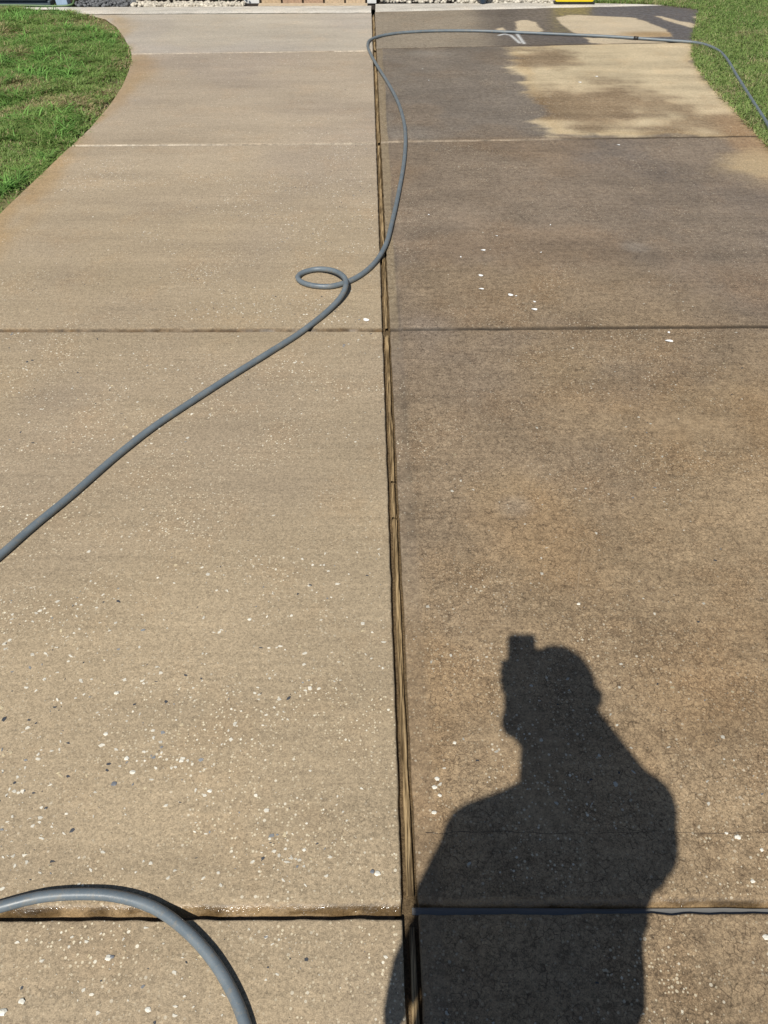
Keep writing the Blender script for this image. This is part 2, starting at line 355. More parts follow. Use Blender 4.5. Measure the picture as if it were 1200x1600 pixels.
def stain_right(x, y):
    wx = x + 0.10 * (fbm(x * 5, y * 5, 3) - 0.5); wy = y + 0.16 * (fbm(x * 5, y * 5, 5) - 0.5)
    n = fbm(x * 1.5 + 3, y * 1.5, 12); s = fbm(x * 1.3, y * 8.0, 22); m2 = fbm(x * 4.5, y * 4.5, 33); p = fbm(x * 0.8, y * 0.8 + 7, 32)
    brown = np.array([0.296, 0.217, 0.132]); grey = np.array([0.204, 0.163, 0.126])
    g = sstep(2.2, 3.0, y + 1.0 * (n - 0.5)) * 0.8
    g = np.clip(g + 0.30 * sstep(0.52, 0.74, n) * (1 - 0.4 * g), 0, 1)
    # brown centre of the second slab from the front
    d = np.hypot((x - G(830, 460)[0]) / 0.9, (y - G(830, 460)[1]) / 0.45) + 0.5 * (m2 - 0.5); g = g * (1 - 0.6 * (1 - sstep(0.3, 1.0, d)))
    base = brown * (1 - g[..., None]) + grey * g[..., None]
    ft = sstep(4.75, 4.85, y - 0.043 * x)[..., None] * 0.8; base = base * (1 - ft) + np.array([0.186, 0.160, 0.134]) * ft
    m3 = fbm(x * 13, y * 13, 37); base = base * (1 + 0.34 * (m2 - 0.5) + 0.32 * (s - 0.5) + 0.15 * (p - 0.5) + 0.24 * (m3 - 0.5))[..., None]
    og = sstep(0.48, 0.68, fbm(x * 2.1 + 8, y * 2.1, 39))[..., None]; base = base * (1 + og * np.array([0.05, 0.0, -0.06]))
    wet = 0.18 + 0.5 * g + 0.15 * (n - 0.5)
    craze = 0.95 * (1 - sstep(2.55, 3.4, y)) + 0.12
    craze = craze * sstep(0.28, 0.5, fbm(x * 3.0, y * 3.0, 62) + 0.12)
    # smooth trowelled margin beside the wooden strip: thin dirt line
    di = x - mid_x(y) - 0.02
    mg = (1 - sstep(0.035, 0.055, di)); base = base * (1 - mg[..., None] * np.array([0.12, 0.10, 0.06])); craze = craze * (1 - mg)
    dk = np.exp(-((di - 0.034) / 0.012) ** 2) * sstep(0.3, 0.6, fbm(x * 0 + 2, y * 6, 63)); base = base * (1 - 0.25 * dk[..., None])
    cm = (1 - sstep(0.026, 0.034, di + 0.016 * (fbm(x * 0, y * 2.5, 64) - .5) - 0.012 * sstep(3.0, 4.6, y))) * sstep(2.2, 2.9, y) * (1 - 0.4 * sstep(5.2, 7.0, y))
    base = base * (1 - cm[..., None]) + np.array([0.270, 0.212, 0.138]) * cm[..., None]
    # dry pale concrete at the back
    pale = np.array([0.50, 0.41, 0.27])
    sd = poly_sd(wx, wy, PALE); m = sstep(-0.06, 0.05, sd + 0.12 * (fbm(x * 10, y * 22, 66) - .5) + 0.28 * (s - .5)) * sstep(6.99, 7.02, 14.02 - (y - 0.078 * x) + 0.0)
    edge = np.exp(-((sd - 0.05) / 0.05) ** 2)
    br1 = np.hypot((wx - G(915, 165)[0]) / 0.75, (wy - G(915, 165)[1]) / 0.62); br2 = np.hypot((wx - G(1000, 160)[0]) / 0.62, (wy - G(1000, 160)[1]) / 0.30)
    br3 = np.hypot((wx - G(850, 92)[0]) / 0.30, (wy - G(850, 92)[1]) / 0.35); br4 = np.hypot((wx - G(1120, 196)[0]) / 0.8, (wy - G(1120, 196)[1]) / 0.28)
    bb = np.zeros(x.shape)
    for b_, k in ((br1, 0.95), (br2, 0.85), (br3, 0.85), (br4, 0.85)): bb = np.maximum(bb, k * (1 - sstep(0.3, 1.1, b_ + 0.9 * (m2 - 0.5) + 0.4 * (s - 0.5))))
    strk = 1 + 0.55 * (s - 0.5) + 0.30 * (m2 - 0.5)
    pc = pale * (1 - bb[..., None]) + np.array([0.240, 0.172, 0.105]) * bb[..., None]
    pc = pc * strk[..., None] * (1 - 0.10 * edge[..., None] * np.array([0.6, 1.0, 1.6]))
    base = base * (1 - m[..., None]) + pc * m[..., None]; wet = wet * (1 - m * 0.9)
    # last slab: wet with dry islands
    top = sstep(6.99, 7.01, y - 0.078 * x + 0.05)
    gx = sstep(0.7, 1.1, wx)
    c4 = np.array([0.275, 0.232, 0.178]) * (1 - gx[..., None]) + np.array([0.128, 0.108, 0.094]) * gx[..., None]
    c4 = c4 * (1 + 0.22 * (s - 0.5) + 0.25 * (m2 - 0.5))[..., None]
    dm = np.zeros(x.shape)
    for P in DRY: dm = np.maximum(dm, sstep(-0.012, 0.02, poly_sd(x + 0.05 * (fbm(x * 14, y * 14, 8) - .5), y + 0.05 * (fbm(x * 14, y * 14, 9) - .5), P)))
    di4 = np.array([0.48, 0.40, 0.285]) * (1 + 0.2 * (s - 0.5) + 0.2 * (m2 - .5))[..., None]
    b5 = 1 - sstep(0.1, 0.42, np.hypot(x - G(1020, 54)[0], (y - G(1020, 54)[1]) * 2.5)); di4 = di4 * (1 - b5[..., None] * np.array([0.25, 0.36, 0.5]))
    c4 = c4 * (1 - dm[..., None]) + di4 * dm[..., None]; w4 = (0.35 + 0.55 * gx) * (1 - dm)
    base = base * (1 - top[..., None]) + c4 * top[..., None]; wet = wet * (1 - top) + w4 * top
    # white glints of a water trickle under the hose, painted into the colour
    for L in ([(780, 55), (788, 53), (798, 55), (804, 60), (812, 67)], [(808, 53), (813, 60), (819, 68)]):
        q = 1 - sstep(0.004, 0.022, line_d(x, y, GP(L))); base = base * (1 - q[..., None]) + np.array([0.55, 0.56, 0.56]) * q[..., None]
    # pale mineral smears
    for px, py, r, k in ((675, 84, 0.25, 0.3), (805, 792, 0.09, 0.22), (993, 386, 0.09, 0.2), (640, 210, 0.3, 0.12)):
        cx, cy = G(px, py); q = (1 - sstep(0.2, 1.0, np.hypot(x - cx, (y - cy) * 1.3) / r + 0.8 * (m2 - 0.5))) * k
        base = base * (1 - q[..., None]) + np.array([0.36, 0.33, 0.29]) * q[..., None]
    # rust and pale at the grass edge
    de = right_edge(y) - x
    q = (1 - sstep(0.05, 0.40, de + 0.35 * (m2 - 0.5))) * sstep(3.9, 4.3, y) * (1 - sstep(5.0, 5.6, y))
    base = base * (1 - 0.8 * q[..., None]) + np.array([0.34, 0.225, 0.128]) * 0.8 * q[..., None]; wet = wet * (1 - 0.7 * q)
    cx, cy = G(1192, 262); q = (1 - sstep(0.10, 0.34, np.hypot(x - cx, y - cy) + 0.25 * (m2 - .5)))
    base = base * (1 - 0.85 * q[..., None]) + np.array([0.42, 0.32, 0.19]) * 0.85 * q[..., None]
    shell = 0.15 + 0.35 * sstep(0.45, 0.65, fbm(x * 2, y * 2, 72)) + 0.35 * (1 - sstep(0.2, 1.2, y))
    return base, np.clip(wet, 0, 1), np.clip(craze, 0, 1), np.clip(shell, 0, 1)

# ------------------------------------------------------------------ driveway slabs
def lines(L, a, b, step):
    """distances along 0..L: fine lists a (from start) and b (from end), even steps between"""
    s = list(a); e = [L - t for t in reversed(b)]
    n = max(2, int((e[0] - s[-1]) / step)); return np.array(s + [s[-1] + (e[0] - s[-1]) * k / n for k in range(1, n)] + e)
FINE_IN = [0, .0015, .0035, .006, .010, .018, .030, .040, .046, .050, .054, .062]
FINE_F = [0, .002, .004, .007, .010, .014, .018, .021, .024, .027, .030, .034]
FINE_B = [0, .0015, .0035, .006, .010]
def rnd_edge(d, r): return np.where(d < r, r - np.sqrt(np.maximum(r * r - (r - d) ** 2, 0)), 0)

driveway_bm = bmesh.new()
vv = [driveway_bm.verts.new((x, y, -0.026)) for x, y in [(float(left_edge(y)) + 0.05, y) for y in np.linspace(-3.7, 8.15, 40)] + [(float(right_edge(y)) - 0.05, y) for y in np.linspace(8.2, -3.7, 40)]]
driveway_bm.faces.new(vv)
driveway = bm_obj('driveway', driveway_bm, M_SUB, kind='structure')

def slab(side, r):
    J = JL if side < 0 else JR
    (ya, sa), (yb, sb) = J[r], J[r + 1]
    step = 0.0125 if r >= 1 else 0.06
    L = yb - ya - 0.008
    v = lines(L, FINE_F, FINE_B, step) / L
    y_mid = (ya + yb) / 2; W = abs((left_edge(y_mid) if side < 0 else right_edge(y_mid)) - mid_x(y_mid)) - 0.02
    u = lines(W, FINE_IN, [0, .002, .005, .010], step) / W
    U, Vv = np.meshgrid(u, v)
    y0 = ya + L * Vv
    xin = mid_x(y0) + side * 0.0155
    xo = left_edge(y0 + (sa + (sb - sa) * Vv) * -1.9) if side < 0 else right_edge(y0 + (sa + (sb - sa) * Vv) * 2.4)
    X = xin + (xo - xin) * U
    Y = y0 + (sa + (sb - sa) * Vv) * X
    di = np.abs(X - xin); df = Vv * L; db = (1 - Vv) * L; do = np.abs(xo - X)
    # chipped, slightly wandering edges
    wob = (fbm(X * 0 + 3, Y * 25, 5 + r, 3) - 0.5) * 0.004 * np.exp(-di / 0.02); X = X + side * wob
    wobf = (fbm(X * 25, Y * 0 + r, 17 + r, 3) - 0.5) * 0.006 * (np.exp(-df / 0.015) - np.exp(-db / 0.015)); Y = Y + wobf
    Z = (fbm(X * 3, Y * 3, 81, 3) - 0.5) * 0.004 + (fbm(X * 22, Y * 22, 91, 2) - 0.5) * 0.0012
    Z = Z - rnd_edge(di, 0.005) - rnd_edge(db, 0.004) - rnd_edge(do, 0.008)
    lip = 0.024 * (0.75 + 0.5 * fbm(X * 6, X * 0 + r, 27))
    t = np.clip(1 - df / lip, 0, 1); Z = Z - 0.020 * t ** 1.35 * (0.85 + 0.3 * fbm(X * 40, Y * 40, 28))
    if side > 0:
        Z = Z - 0.0018 * (1 - sstep(0.044, 0.050, di)) + 0.0012 * np.exp(-((di - 0.051) / 0.003) ** 2)
    nv, nu = X.shape
    V = np.stack([X, Y, Z], -1).reshape(-1, 3)
    I = np.arange(nv * nu).reshape(nv, nu)
    q = np.stack([I[:-1, :-1], I[:-1, 1:], I[1:, 1:], I[1:, :-1]], -1).reshape(-1, 4)
    if side < 0: q = q[:, ::-1]
    # skirt down the four sides
    ring = np.concatenate([I[0, :], I[1:, -1], I[-1, -2::-1], I[-2:0:-1, 0]])
    top = V[ring].copy(); bot = top.copy(); bot[:, 2] = -0.11
    b0 = len(V); k = len(ring); V = np.concatenate([V, top, bot])
    a = np.arange(k); b_ = (a + 1) % k
    sk = np.stack([b0 + b_, b0 + a, b0 + k + a, b0 + k + b_], -1)
    if side < 0: sk = sk[:, ::-1]
    me = fast_mesh('concrete_slab', V, np.concatenate([q, sk]), 4, True)
    fn = stain_left if side < 0 else stain_right
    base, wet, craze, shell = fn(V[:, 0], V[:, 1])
    # joint lips: grime and wet, with groove shade and wet glints put into colour
    dfl = np.concatenate([df.reshape(-1), np.zeros(2 * k)]); lipm = 1 - sstep(0.012, 0.026, dfl)
    lipm[nv * nu:] = 1
    fl = fbm(V[:, 0] * 18, V[:, 1] * 40, 44)[:, None]
    if r <= 2: lc = np.array([0.19, 0.125, 0.060]) * (0.1 + 1.8 * fl); lc = lc * 0.75 + 0.25 * base * (fl > 0.5)
    elif side < 0:
        k_ = sstep(0.35, 0.6, fbm(V[:, 0] * 1.2, V[:, 1] * 0 + r, 46))[:, None] * (0.9 if r == 5 else 0.5) * (V[:, 0:1] < -0.4 if r == 5 else 1)
        fl2 = fbm(V[:, 0] * 45, V[:, 1] * 60, 47)[:, None]
        if r == 3: k_ = np.clip(1.25 - 0.5 * fl, 0, 1.15)
        lc = (np.array([0.46, 0.40, 0.31]) * (1 - k_) + np.array([0.11, 0.072, 0.036]) * k_) * (0.25 + 1.5 * fl2)  # pale end stands in for the wet glint on the lip
    else:
        k_ = (sstep(0.9, 1.3, V[:, 0:1]) if r == 4 else np.ones((len(V), 1)))
        lc = (np.array([0.25, 0.20, 0.145]) * (1 - k_) + np.array([0.050, 0.034, 0.019]) * k_) * (0.3 + 1.4 * fl)  # dark end paints the gap shadow into the grimy lip
    base = base * (1 - lipm[:, None]) + lc * lipm[:, None]
    wet = np.maximum(wet, lipm * (1.45 if r == 2 else ((0.2 + 0.6 * sstep(-1.0, -0.3, V[:, 0]) * (fbm(V[:, 0] * 25, V[:, 1] * 0, 49) > 0.56)) if side < 0 and r == 3 else (1.05 if side < 0 else 0.35))))
    gri = np.full(len(V), 0.06 if side < 0 else 0.85) * (1 - sstep(0.30, 0.42, base[:, 0])) * (1 - lipm)
    for nm, arr in (('grime', gri), ('wet', wet), ('craze', craze * (1 - lipm)), ('shell', shell * (1 - lipm))):
        me.attributes.new(nm, 'FLOAT', 'POINT').data.foreach_set('value', arr.astype(np.float32))
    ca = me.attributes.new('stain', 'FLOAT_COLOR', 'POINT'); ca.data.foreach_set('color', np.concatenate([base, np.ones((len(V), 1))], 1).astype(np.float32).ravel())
    return link('concrete_slab', me, M_CONC, driveway)
SLAB = {}
for r in range(6):
    for side in (-1, 1): SLAB[(side, r)] = slab(side, r)

# silt in the transverse joints, water in the front right one
def strip_mesh(x0, x1, J, dy0, dy1, z, amp, step=0.02, seed=0):
    n = max(2, int((x1 - x0) / step)); xs = np.linspace(x0, x1, n); m = 4; V = []; Q = []
    for i, x in enumerate(xs):
        for k in range(m):
            y = J[0] + J[1] * x + dy0 + (dy1 - dy0) * k / (m - 1)
            V.append((x, y, z + amp * (float(fbm(np.array(x * 30), np.array(y * 60), seed)) - 0.5)))
    for i in range(n - 1):
        for k in range(m - 1): Q.append((i*m+k, (i+1)*m+k, (i+1)*m+k+1, i*m+k+1))
    return mesh_from('joint_silt', V, Q, True)
for r in range(2, 6):
    link('joint_silt', strip_mesh(-2.1, -0.0 - 0.0196 * JL[r][0] + 0.03, JL[r], -0.014, 0.012, -0.019, 0.006, 0.03, r), M_SILT, driveway)
    link('joint_silt', strip_mesh(0.09 - 0.0196 * JR[r][0], 2.5, JR[r], -0.014, 0.012, -0.024, 0.006, 0.03, r + 9), M_SILT, driveway)
V = []; Q = []; xs = np.linspace(0.055, 2.25, 260); prof = [(-.0085, .0020), (-.0078, .0009), (-.0065, .0002), (-.003, .0), (-.0005, .0), (.0015, .0005), (.003, .0015), (.004, .0030)]
for i, x in enumerate(xs):
    e = 0.0035 * (float(fbm(np.array(x * 9), np.array(2.), 19)) - .5)
    for dy, dz in prof: V.append((x, JR[2][0] + JR[2][1] * x + dy + (e if dy > 0 else 0), -0.0105 + dz))
for i in range(len(xs) - 1):
    for k in range(7): Q.append((i*8+k, (i+1)*8+k, (i+1)*8+k+1, i*8+k+1))
puddle = link('joint_water', mesh_from('joint_water', V, Q, True), M_WATER, driveway)
puddle['label'] = 'still water standing in the open front joint'

# fibrous wooden strips in the long joint, one board per stretch
def board(y0, y1, seed):
    n = int((y1 - y0) / 0.008); m = 9; V = []; Q = []
    for i in range(n + 1):
        y = y0 + (y1 - y0) * i / n; c = mid_x(y) + 0.002 + 0.003 * (float(fbm(np.array(y * 3.), np.array(1. * seed), 6)) - .5)
        w = 0.0085 + 0.005 * (float(fbm(np.array(y * 9.), np.array(3. + seed), 7)) - .5)
        for k in range(m):
            s = -1 + 2 * k / (m - 1)
            rid = 0.008 * (float(vnoise(np.array(s * 3.2 + 0.5 * seed), np.array(y * 9.), 15)) - .5) + 0.005 * (float(vnoise(np.array(s * 6. + seed), np.array(y * 30.), 16)) - .5)
            V.append((c + s * w, y, -0.0100 + rid - (0.05 if k in (0, m - 1) else 0) - 0.004 * s * s))
    for i in range(n):
        for k in range(m - 1): Q.append((i*m+k, i*m+k+1, (i+1)*m+k+1, (i+1)*m+k))
    return mesh_from('joint_board', V, Q, True)
yb_ = [-1.6, 0.452, None, 0.50, 1.56, 1.72, 2.585, None, 2.63, 4.72, None, 4.77, 6.87, None, 6.92, 8.2]
prev = None
for y in yb_:
    if prev is not None and y is not None: link('joint_board', board(prev + 0.004, y - 0.004, int(prev * 10) % 17), M_WOOD, driveway)
    prev = y

# shell and grit pieces worn proud of the surface
def chips(side, r, n, smin, smax, ymax=99, ymin=-9, seed=1, clumped=True):
    rg = np.random.default_rng(seed); V = []; Fs = []; T = []; cnt = 0; tries = 0
    J = JL if side < 0 else JR
    while cnt < n and tries < n * 30:
        tries += 1
        y = rg.uniform(max(J[r][0] + 0.045, ymin), min(J[r + 1][0] - 0.02, ymax)); xm = float(mid_x(y))
        x = rg.uniform(xm - 1.75, xm - 0.03) if side < 0 else rg.uniform(xm + 0.03, xm + 1.75)
        dens = float(sstep(0.42, 0.66, fbm(np.array(x * 2.6), np.array(y * 3.6), 77))) * 0.95 + 0.03
        if clumped: dens *= float(0.30 + 0.9 * (1 - sstep(0.3, 1.5, np.array(y))))
        if rg.random() > dens: continue
        s = smin + (smax - smin) * rg.random() ** 3.5; k = rg.integers(5, 8); ph = rg.uniform(0, 6.28); ar = rg.uniform(0.35, 0.9); rot = rg.normal(0, 0.6)
        b = len(V); z0 = (float(fbm(np.array(x * 3), np.array(y * 3), 81, 3)) - 0.5) * 0.004 + (float(fbm(np.array(x * 22), np.array(y * 22), 91, 2)) - .5) * .0012
        for ring, rr, zz in ((0, 1.0, -0.0006), (1, 0.75, 0.0007)):
            for q in range(k):
                a = ph + 6.2832 * q / k; rad = s * rr * (0.45 + 1.0 * _r(b, q)); px = rad * math.cos(a); py = rad * ar * math.sin(a)
                V.append((x + px * math.cos(rot) - py * math.sin(rot), y + px * math.sin(rot) + py * math.cos(rot), z0 + zz + 0.0005 * rg.random() * ring))
        for q in range(k): Fs.append((b + q, b + (q + 1) % k, b + k + (q + 1) % k, b + k + q))
        Fs.append(tuple(b + k + q for q in range(k)))
        t = rg.random(); g = rg.uniform(0.75, 1.05)
        c = (0.70 * g, 0.66 * g, 0.56 * g) if t < 0.66 else ((0.56 * g, 0.47 * g, 0.31 * g) if t < 0.80 else ((0.07 * g, 0.075 * g, 0.085 * g) if t < 0.93 else (0.24 * g, 0.25 * g, 0.26 * g)))
        if side > 0: c = tuple(v * 0.72 for v in c)
        T += [c] * (2 * k); cnt += 1
    me = mesh_from('shell_fragments', V, Fs)
    ca = me.attributes.new('tint', 'FLOAT_COLOR', 'POINT'); ca.data.foreach_set('color', np.concatenate([np.array(T), np.ones((len(T), 1))], 1).astype(np.float32).ravel())
    return link('shell_fragments', me, M_CHIP, SLAB[(side, r)], kind='stuff')
def _r(a, b):
    v = math.sin(a * 12.9898 + b * 78.233) * 43758.5453; return v - math.floor(v)
chips(-1, 1, 420, .0012, .0068, ymin=0.15, seed=2); chips(-1, 2, 2800, .0011, .0072, seed=3); chips(-1, 3, 2600, .0016, .0050, seed=4, clumped=False); chips(-1, 4, 500, .002, .005, seed=9, clumped=False)
chips(1, 1, 260, .0012, .0065, ymin=0.15, seed=5); chips(1, 2, 950, .0011, .0065, seed=6); chips(1, 3, 160, .0015, .005, seed=7, clumped=False)

# the few larger shells, each its own piece
def big_chip(px, py, s, col, side, r):
    x, y = G(px, py); bm = bmesh.new(); bmesh.ops.create_icosphere(bm, subdivisions=2, radius=1)
    for v in bm.verts:
        k = 0.7 + 0.6 * _r(int(v.co.x * 50) + px, int(v.co.y * 50) + py); v.co = Vector((v.co.x * s * k, v.co.y * s * 0.8 * k, v.co.z * s * 0.28 * k))
    me = bpy.data.meshes.new('shell_piece'); bm.to_mesh(me); bm.free()
    ca = me.attributes.new('tint', 'FLOAT_COLOR', 'POINT'); ca.data.foreach_set('color', [*col, 1.0] * len(me.vertices))
    o = link('shell_piece', me, M_CHIP, SLAB[(side, r)]); o.location = (x, y, 0.0008)
W_ = (0.72, 0.69, 0.60); D_ = (0.16, 0.17, 0.19)
for px, py, s, c, sd, r in ((1152, 1308, .0062, W_, 1, 2), (1176, 1377, .0048, W_, 1, 2), (1135, 1302, .0032, W_, 1, 2), (1197, 1465, .006, W_, 1, 1), (1190, 1328, .004, W_, 1, 2), (702, 944, .0045, W_, 1, 2) if False else (904, 944, .0045, W_, 1, 2),
        (683, 1217, .0052, W_, 1, 2), (679, 1230, .005, W_, 1, 2), (687, 1243, .0045, W_, 1, 2), (678, 1270, .005, W_, 1, 2), (710, 1161, .0042, W_, 1, 2),
        (207, 1207, .0062, W_, -1, 2), (198, 1185, .006, W_, -1, 2), (182, 1083, .0058, W_, -1, 2), (165, 1147, .005, W_, -1, 2), (284, 1189, .0052, W_, -1, 2), (178, 1225, .006, D_, -1, 2), (390, 968, .005, W_, -1, 2),
        (328, 1236, .005, W_, -1, 2), (590, 1365, .0058, W_, -1, 2), (582, 1362, .0045, D_, -1, 2), (475, 1328, .004, W_, -1, 2), (169, 1497, .0062, W_, -1, 1), (175, 1495, .004, D_, -1, 1), (34, 1565, .0055, W_, -1, 1), (4, 1582, .007, W_, -1, 1), (231, 1578, .0055, W_, -1, 1)):
    big_chip(px, py, s, c, sd, r)

# hairline cracks and a faint scratch
M_CRACK = simple('crack_dirt', (0.085, 0.062, 0.045), 0.95); M_SCR = simple('pale_scratch', (0.36, 0.275, 0.175), 0.9, 0.25, 200.0)
def hair(L, w, mat, par, name, seed):
    P = [Vector((*G(x, y), 0)) for x, y in L]; P = catmull(P, 0.012); V = []; Q = []
    for i, p in enumerate(P):
        t = (P[min(i+1, len(P)-1)] - P[max(i-1, 0)]).normalized(); nrm = Vector((-t.y, t.x, 0))
        j = (float(fbm(np.array(i * .35), np.array(seed * 1.), 3)) - .5) * 0.008; ww = w * (0.4 + float(vnoise(np.array(i * .7), np.array(2.), seed)))
        z = (float(fbm(np.array(p.x * 3), np.array(p.y * 3), 81, 3)) - 0.5) * 0.004 + 0.0009
        for s in (-1, 1): q = p + nrm * (j + s * ww / 2); V.append((q.x, q.y, z))
    for i in range(len(P) - 1): Q.append((2*i, 2*i+1, 2*i+3, 2*i+2))
    link(name, mesh_from(name, V, Q), mat, par)
hair([(665, 1302), (760, 1299), (880, 1303), (1000, 1300), (1120, 1301), (1210, 1299)], 0.0009, M_CRACK, SLAB[(1, 2)], 'hairline_crack', 4)
hair([(363, 1082), (352, 1130), (342, 1175), (334, 1212)], 0.0026, M_SCR, SLAB[(-1, 2)], 'scratch', 8)
hair([(912, 856), (906, 890), (901, 930)], 0.004, simple('worn_streak', (0.27, 0.195, 0.12), 0.9), SLAB[(1, 2)], 'scratch', 9)

# pale border strip between the drive and the planting bed
def border(x0, x1, f, b, z):
    n = int(abs(x1 - x0) / 0.03); xs = np.linspace(x0, x1, n); V = []; Q = []; m = 10
    for x in xs:
        y0 = f(x); y1 = b(x)
        for k in range(m):
            t = k / (m - 1); e = min(t, 1 - t) * (y1 - y0)
            V.append((x, y0 + (y1 - y0) * t, z - 0.012 * max(0, 1 - e / 0.03) ** 2 + 0.004 * (float(fbm(np.array(x * 20), np.array(t * 9), 5)) - .5)))
    V = np.array(V)
    for i in range(n - 1):
        for k in range(m - 1): Q.append((i*m+k, (i+1)*m+k, (i+1)*m+k+1, i*m+k+1))
    me = fast_mesh('border_strip', V, np.array(Q), 4, True); n_ = fbm(V[:, 0] * 6, V[:, 1] * 20, 13)[:, None]
    base = np.array([0.50, 0.47, 0.42]) * (0.75 + 0.5 * n_)
    for nm, a in (('wet', 0.25), ('craze', 0.0), ('grime', 0.0), ('shell', 0.9)): me.attributes.new(nm, 'FLOAT', 'POINT').data.foreach_set('value', np.full(len(V), a, np.float32))
    me.attributes.new('stain', 'FLOAT_COLOR', 'POINT').data.foreach_set('color', np.concatenate([base, np.ones((len(V), 1))], 1).astype(np.float32).ravel())
    return link('border_strip', me, M_CONC, driveway)
border(-4.2, float(mid_x(8.25)) - 0.02, lambda x: max(8.236 + 0.022 * x, np.interp(x, [-4.2, -3.1, -2.7], [8.40, 8.36, 8.0])), lambda x: 8.50 + 0.022 * x, 0.012)
border(float(mid_x(8.25)) + 0.02, 2.75, lambda x: 8.294 + 0.10 * x, lambda x: 8.62 + 0.03 * x if x < 1.9 else min(8.62 + .03 * x, 8.294 + .1 * x + max(0.02, 0.2 * (2.75 - x))), 0.006)

# ------------------------------------------------------------------ lawns
def lawn_soil(name, pts, z):
    bm = bmesh.new(); f = bm.faces.new([bm.verts.new((x, y, z)) for x, y in pts]); bmesh.ops.triangulate(bm, faces=[f]); bmesh.ops.subdivide_edges(bm, edges=list(bm.edges), cuts=3, use_grid_fill=True)
    return bm_obj(name, bm, M_THATCH, kind='structure')
Lpts = [(-9, -4)] + [(x + 0.06, y) for x, y in LE[:-1]] + [(-3.4, 8.37), (-9, 8.37)]
Rpts = [(9, -4), (9, 14)] + [(2.05, 14), (2.05, 8.72), (2.62, 8.60)] + [(x - 0.06, y) for x, y in RE[::-1][1:]]
lawn_soil('lawn_left', Lpts, -0.022); lawn_soil('lawn_right', Rpts[::-1], -0.012)

def grass(name, n, region, z, kind, label):
    """region(rg, m) -> x, y, keep.  kind 0: uneven left lawn, 1: even right lawn"""
    rg = np.random.default_rng(5 + kind); X, Y = region(rg, n); n = len(X)
    patch = fbm(X * 2.2, Y * 2.2, 101); fine = fbm(X * 9, Y * 9, 111); big = fbm(X * 0.9, Y * .9, 131)
    lush = sstep(0.40, 0.60, patch + (0.10 * sstep(-2.2, -3.2, X) if kind == 0 else 0))
    dry = sstep(0.50, 0.66, fbm(X * 3.1 + 5, Y * 3.1, 121)) * (0.75 if kind == 0 else 0.55)
    ht = (0.018 + 0.042 * lush * fine * 1.6 + 0.014 * rg.random(n)) if kind == 0 else (0.024 + 0.012 * fine + 0.010 * rg.random(n))
    if kind == 0:
        de = left_edge(Y) - X; ht *= 0.55 + 0.45 * sstep(0.0, 0.25, de)
    wd = (0.0020 + 0.0014 * rg.random(n)) * (1.0 + 0.5 * lush * (kind == 0))
    az = rg.uniform(0, 2 * np.pi, n); lean = np.clip(rg.normal(0.85, 0.4, n), 0.05, 1.7)
    dx, dy = np.cos(az), np.sin(az); px, py = -dy, dx
    V = np.zeros((n, 5, 3)); h1 = ht * 0.55
    V[:, 0] = np.stack([X - px * wd, Y - py * wd, np.full(n, z)], 1); V[:, 1] = np.stack([X + px * wd, Y + py * wd, np.full(n, z)], 1)
    o1 = h1 * lean * 0.5; V[:, 2] = np.stack([X + dx * o1 + px * wd * .8, Y + dy * o1 + py * wd * .8, z + h1], 1); V[:, 3] = np.stack([X + dx * o1 - px * wd * .8, Y + dy * o1 - py * wd * .8, z + h1], 1)
    o2 = ht * lean * 1.3; V[:, 4] = np.stack([X + dx * o2, Y + dy * o2, z + ht * (1 - 0.25 * np.minimum(lean, 1.2))], 1)
    b = np.arange(n)[:, None] * 5
    Q = np.concatenate([b + np.array([[0, 1, 2]]), b + np.array([[0, 2, 3]]), b + np.array([[3, 2, 4]])], 0)
    me = fast_mesh(name, V.reshape(-1, 3), Q, 3)
    g1 = np.array([0.175, 0.315, 0.075]); g2 = np.array([0.385, 0.500, 0.165]) if kind == 0 else np.array([0.440, 0.515, 0.185])
    straw = np.array([0.56, 0.46, 0.26]) if kind == 0 else np.array([0.60, 0.54, 0.29])
    t = np.clip(0.5 * rg.random(n) + 0.6 * (big - 0.2), 0, 1)[:, None]; c = g1 * (1 - t) + g2 * t
    isdry = (rg.random(n) < (dry * 0.65 + 0.10))[:, None]; c = np.where(isdry, straw * rg.uniform(0.6, 1.1, (n, 1)), c) * rg.uniform(0.75, 1.2, (n, 1))
    C = np.ones((n, 5, 4)); C[:, :, :3] = c[:, None, :]
    me.attributes.new('tint', 'FLOAT_COLOR', 'POINT').data.foreach_set('color', C.astype(np.float32).ravel())
    return link(name, me, M_GRASS, None, kind='stuff', label=label, category='grass')
def reg_left(rg, n):
    y = rg.uniform(2.2, 8.41, n); x = left_edge(y) + 0.002 - (rg.random(n) ** 1.15) * 2.0
    w = np.interp(x, [-3.4, -3.1, -2.84, -2.5], [8.40, 8.37, 8.27, 8.0]); soil = fbm(x * 3.5, y * 3.5, 141)
    de = left_edge(y) - x; bare = (soil > 0.44) & (de < 0.22 * rg.random(n) + 0.04)
    k = (y < 8.41) & (x > -4.2) & ~(bare & (rg.random(n) < 0.85)); return x[k], y[k]
def reg_right(rg, n):
    y = rg.uniform(3.6, 10.2, n); x = 2.05 + rg.random(n) * 2.7
    far = y > 8.62 + 0.0 * x; lim = np.where(y > 8.34, np.interp(y, [8.34, 8.62, 8.72], [3.03, 2.62, 2.05]), right_edge(y))
    k = x > lim - 0.03; return x[k], y[k]
grass('lawn_grass', 150000, reg_left, -0.022, 0, 'uneven green grass with brown thatch on the left lawn')
grass('lawn_grass', 190000, reg_right, -0.012, 1, 'short even grass with straw tips on the right lawn')

